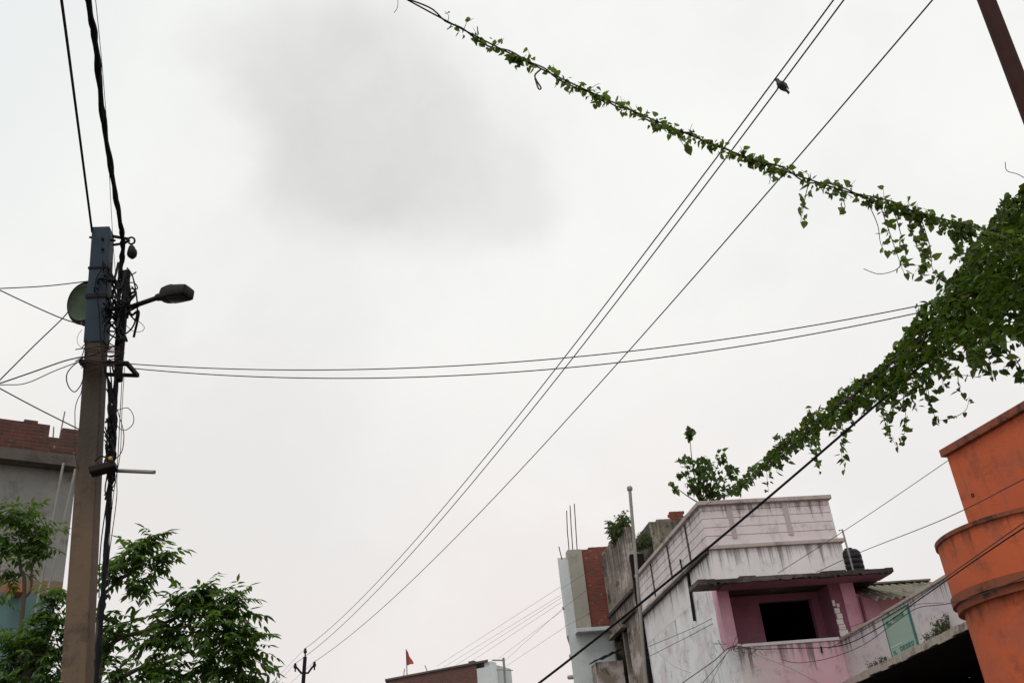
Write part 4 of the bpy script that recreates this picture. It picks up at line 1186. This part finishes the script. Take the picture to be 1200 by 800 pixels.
def strand(st, lf, pts, r, size, dens):
    st.tube(pts, [r * (1 - .6 * i / (len(pts) - 1)) for i in range(len(pts))], 5)
    for i in range(len(pts) - 1):
        seg = pts[i + 1] - pts[i]
        k_ = seg.length * dens
        for _ in range(int(k_) + (1 if random.random() < k_ % 1 else 0)):
            p = pts[i] + seg * random.random() + rvec() * size * .5
            hang_leaf(lf, p, size)
# upper strand
tv = thing('hanging_vine', vc_top[12], 'sparse leafy vine clinging along the upper slanting cable against the sky', 'vine')
st, lf = MB(), MB()
def off(p, d): 
    return p + rvec() * d
stem_pts = [off(p, .025) for p in vc_top[12:]]
st.tube(crom(stem_pts, 3), .006, 5)
for i in range(15, 60):
    p0_, p1_ = vc_top[i], vc_top[i + 1]
    t = i / 60
    dens = .22 + 2.0 * max(0, noise.noise(Vector((i * .62, 7.3, 0))) + .06) + (1.6 if t > .86 else 0) + (.7 if t > .70 else 0)
    for _ in range(int(112 * dens * (p1_ - p0_).length / .14 * .33)):
        p = p0_.lerp(p1_, random.random()) + rvec() * random.uniform(.008, .06) + Vector((0, 0, -.02 if t < .8 else -.03 - .09 * random.random() ** 2))
        hang_leaf(lf, p, .041)
    if random.random() < .5:
        a = p0_; b_ = a + Vector((random.uniform(-.08, .12), 0, random.uniform(.05, .12)))
        strand(st, lf, [a, a.lerp(b_, .5) + rvec() * .02, b_], .003, .05, 18)
# hanging runs below the upper strand
def tv_at(x):
    return min(vc_top, key=lambda p: abs(600 + F_PX * (p - EYE).dot(CR) / (p - EYE).dot(_F) - x))
for (xs, tail, dn) in ((950, [(945, 225), (941, 245), (938, 262)], 26), (1035, [(1045, 280), (1052, 300), (1060, 322)], 30), (1060, [(1075, 290), (1085, 305), (1072, 318)], 36), (1085, [(1090, 290), (1092, 312), (1098, 325)], 18), (1120, [(1122, 288), (1119, 302)], 50), (1010, [(1028, 262), (1032, 285), (1040, 300)], 10), (1045, [(1056, 275), (1060, 290), (1063, 312)], 22), (1072, [(1080, 280), (1083, 300), (1078, 326)], 26), (1140, [(1138, 285), (1132, 300), (1128, 312)], 26), (985, [(990, 240), (988, 252)], 16), (900, [(903, 205), (901, 216)], 20), (655, [(652, 98), (650, 103)], 20), (800, [(798, 165), (803, 172)], 30)):
    s0 = tv_at(xs); Yh = s0.y
    pts = crom([s0] + [at(x, y, Yh) for x, y in tail], 6)
    strand(st, lf, pts, .004, .052, int(dn * 1.7))
for tr in ([(1012, 315), (1030, 321), (1050, 316), (1062, 303)], [(1178, 190), (1180, 200), (1192, 204), (1203, 210)], [(462, 15), (466, 8), (466, -4)], [(980, 222), (990, 226), (1000, 232)]):
    st.tube(crom([at(x, y, 6.3) for x, y in tr], 6), .003, 5)
lp_ = tv_at(628)
st.tube(crom([lp_, at(627, 88, lp_.y), at(629, 95, lp_.y), at(634, 103, lp_.y), at(631, 104, lp_.y), at(627, 92, lp_.y)], 5), .006, 6)
st.build('stem', M['vine_stem'], tv, True); lf.build('foliage', M['leaf_strand'], tv)

# heavy mass
hvn = thing('climbing_vine', onrust(4.6), 'dense mass of dark green climbing vine on the right, trailing left to the sapling', 'vine')
st, lf = MB(), MB()
st.tube([off(p, .04) for p in main_c], .009, 6)
st.tube([off(p, .06) for p in main_c[:30]], .012, 6)
edge = [(1290, 150, 400), (1230, 195, 408), (1200, 226, 412), (1160, 264, 418), (1130, 312, 428), (1100, 352, 440), (1075, 372, 452), (1050, 412, 464), (1030, 432, 470), (1000, 450, 484), (970, 472, 500), (940, 496, 518), (910, 522, 541), (880, 550, 563), (858, 571, 580)]
dmain = main_c[-1] - main_c[0]; nmain = Vector((-dmain.y, dmain.x, 0)).normalized()
def Ymain(x, y):
    q = onplane(x, y, main_c[0], nmain)
    return max(6.0, min(22, q.y))
def edge_at(x):
    for (x0, a0, b0), (x1, a1, b1) in zip(edge, edge[1:]):
        if x1 <= x <= x0:
            t = (x0 - x) / (x0 - x1); return a0 + (a1 - a0) * t, b0 + (b1 - b0) * t
area = sum(abs(x0 - x1) * (b0 - a0 + b1 - a1) * .5 for (x0, a0, b0), (x1, a1, b1) in zip(edge, edge[1:]))
cnt, tries = 0, 0
while cnt < 8200 and tries < 90000:
    tries += 1
    x = random.uniform(858, 1290)
    a0, b0 = edge_at(x)
    y = random.uniform(a0 - 6, b0 + 8)
    if random.random() > (b0 - a0 + 14) / 240: continue
    hgt = (y - a0) / (b0 - a0)
    w = random.uniform(-1, 1)
    cl = noise.noise(Vector((x * .045, y * .045, w * 1.2))) + .5 * noise.noise(Vector((x * .13, y * .13, w * 3)))
    thr = -.5 + max(0, hgt - .60) * 2.0 + max(0, .12 - hgt) * 3.0
    if cl < thr: continue
    Yc = Ymain(x, (a0 + b0) / 2)
    depth = (b0 - a0) * .42 * Yc * 1.1 / F_PX * math.sqrt(max(0, 1 - (2 * hgt - 1) ** 2))
    p = at(x, y, Yc + w * depth)
    (flat_leaf if random.random() < .8 else hang_leaf)(lf, p, .034 + .0044 * Yc)
    cnt += 1
for x in [random.uniform(870, 1225) for _ in range(46)]:           # woody stems in the mass
    a0, b0 = edge_at(x); y = random.uniform(a0 + 4, b0 - 2)
    x2 = x + random.uniform(-45, -15)
    if x2 < 860: continue
    a1, b1 = edge_at(x2); y2 = a1 + (b1 - a1) * max(.05, min(.95, (y - a0) / (b0 - a0) + random.uniform(-.2, .2)))
    pa, pb_ = at(x, y, Ymain(x, y)), at(x2, y2, Ymain(x2, y2))
    st.tube([pa, pa.lerp(pb_, .5) + rvec() * .05, pb_], .007, 5)
for _ in range(34):                                               # short hanging runs along its underside
    x = random.uniform(880, 1235); a0, b0 = edge_at(x)
    Yq = Ymain(x, b0); ln = random.uniform(6, 26) * (1.2 if x > 1040 else .5)
    q = crom([at(x, b0 - 8, Yq), at(x + random.uniform(-4, 4), b0 + ln * .5, Yq), at(x + random.uniform(-8, 8), b0 + ln, Yq)], 4)
    strand(st, lf, q, .004, .034 + .0044 * Yq, random.uniform(8, 24))
for _ in range(16):                                               # shoots standing off its top
    x = random.uniform(900, 1200); a0, b0 = edge_at(x); Yq = Ymain(x, a0)
    q = crom([at(x, a0 + 8, Yq), at(x + random.uniform(-5, 5), a0 - 3, Yq), at(x + random.uniform(-10, 6), a0 - random.uniform(6, 16), Yq)], 4)
    strand(st, lf, q, .003, .03 + .004 * Yq, 22)
for (pts_, dn, sz) in (([(1050, 440), (1046, 470), (1040, 500), (1050, 522)], 26, .085), ([(1056, 440), (1060, 475), (1062, 500), (1054, 520)], 20, .08), ([(1040, 448), (1034, 478), (1040, 505)], 18, .08),
                       ([(985, 480), (988, 510), (986, 530), (990, 548)], 16, .085), ([(990, 478), (982, 500), (975, 512)], 14, .085), ([(958, 500), (955, 520), (960, 550)], 16, .09), ([(945, 505), (950, 525), (955, 535)], 20, .1),
                       ([(898, 545), (899, 560), (901, 577)], 8, .09), ([(1085, 440), (1090, 470), (1097, 490), (1106, 492)], 22, .08), ([(1106, 492), (1120, 488), (1132, 480), (1136, 465)], 12, .05), ([(1122, 430), (1124, 455), (1130, 462)], 14, .075),
                       ([(1150, 420), (1160, 440), (1170, 436)], 34, .085), ([(1190, 420), (1200, 440), (1196, 450)], 34, .085), ([(1115, 440), (1135, 440), (1150, 443)], 10, .06), ([(1100, 350), (1080, 360), (1073, 366)], 40, .08), ([(1090, 330), (1104, 322), (1110, 328)], 26, .075),
                       ([(1140, 290), (1125, 300), (1112, 300)], 20, .07), ([(1075, 385), (1064, 388), (1060, 385)], 3, .04), ([(1080, 440), (1070, 465), (1075, 480)], 16, .08)):
    Ys = [Ymain(*q) for q in pts_]
    Yq = Ys[0]
    pts = crom([at(x, y, Yq) for x, y in pts_], 5)
    strand(st, lf, pts, .005, (.034 + .0044 * Yq) * (1 if sz > .055 else .6), int(dn * 1.7))
st.build('stem', M['vine_stem'], hvn, True); lf.build('foliage', M['leaf_vine'], hvn)
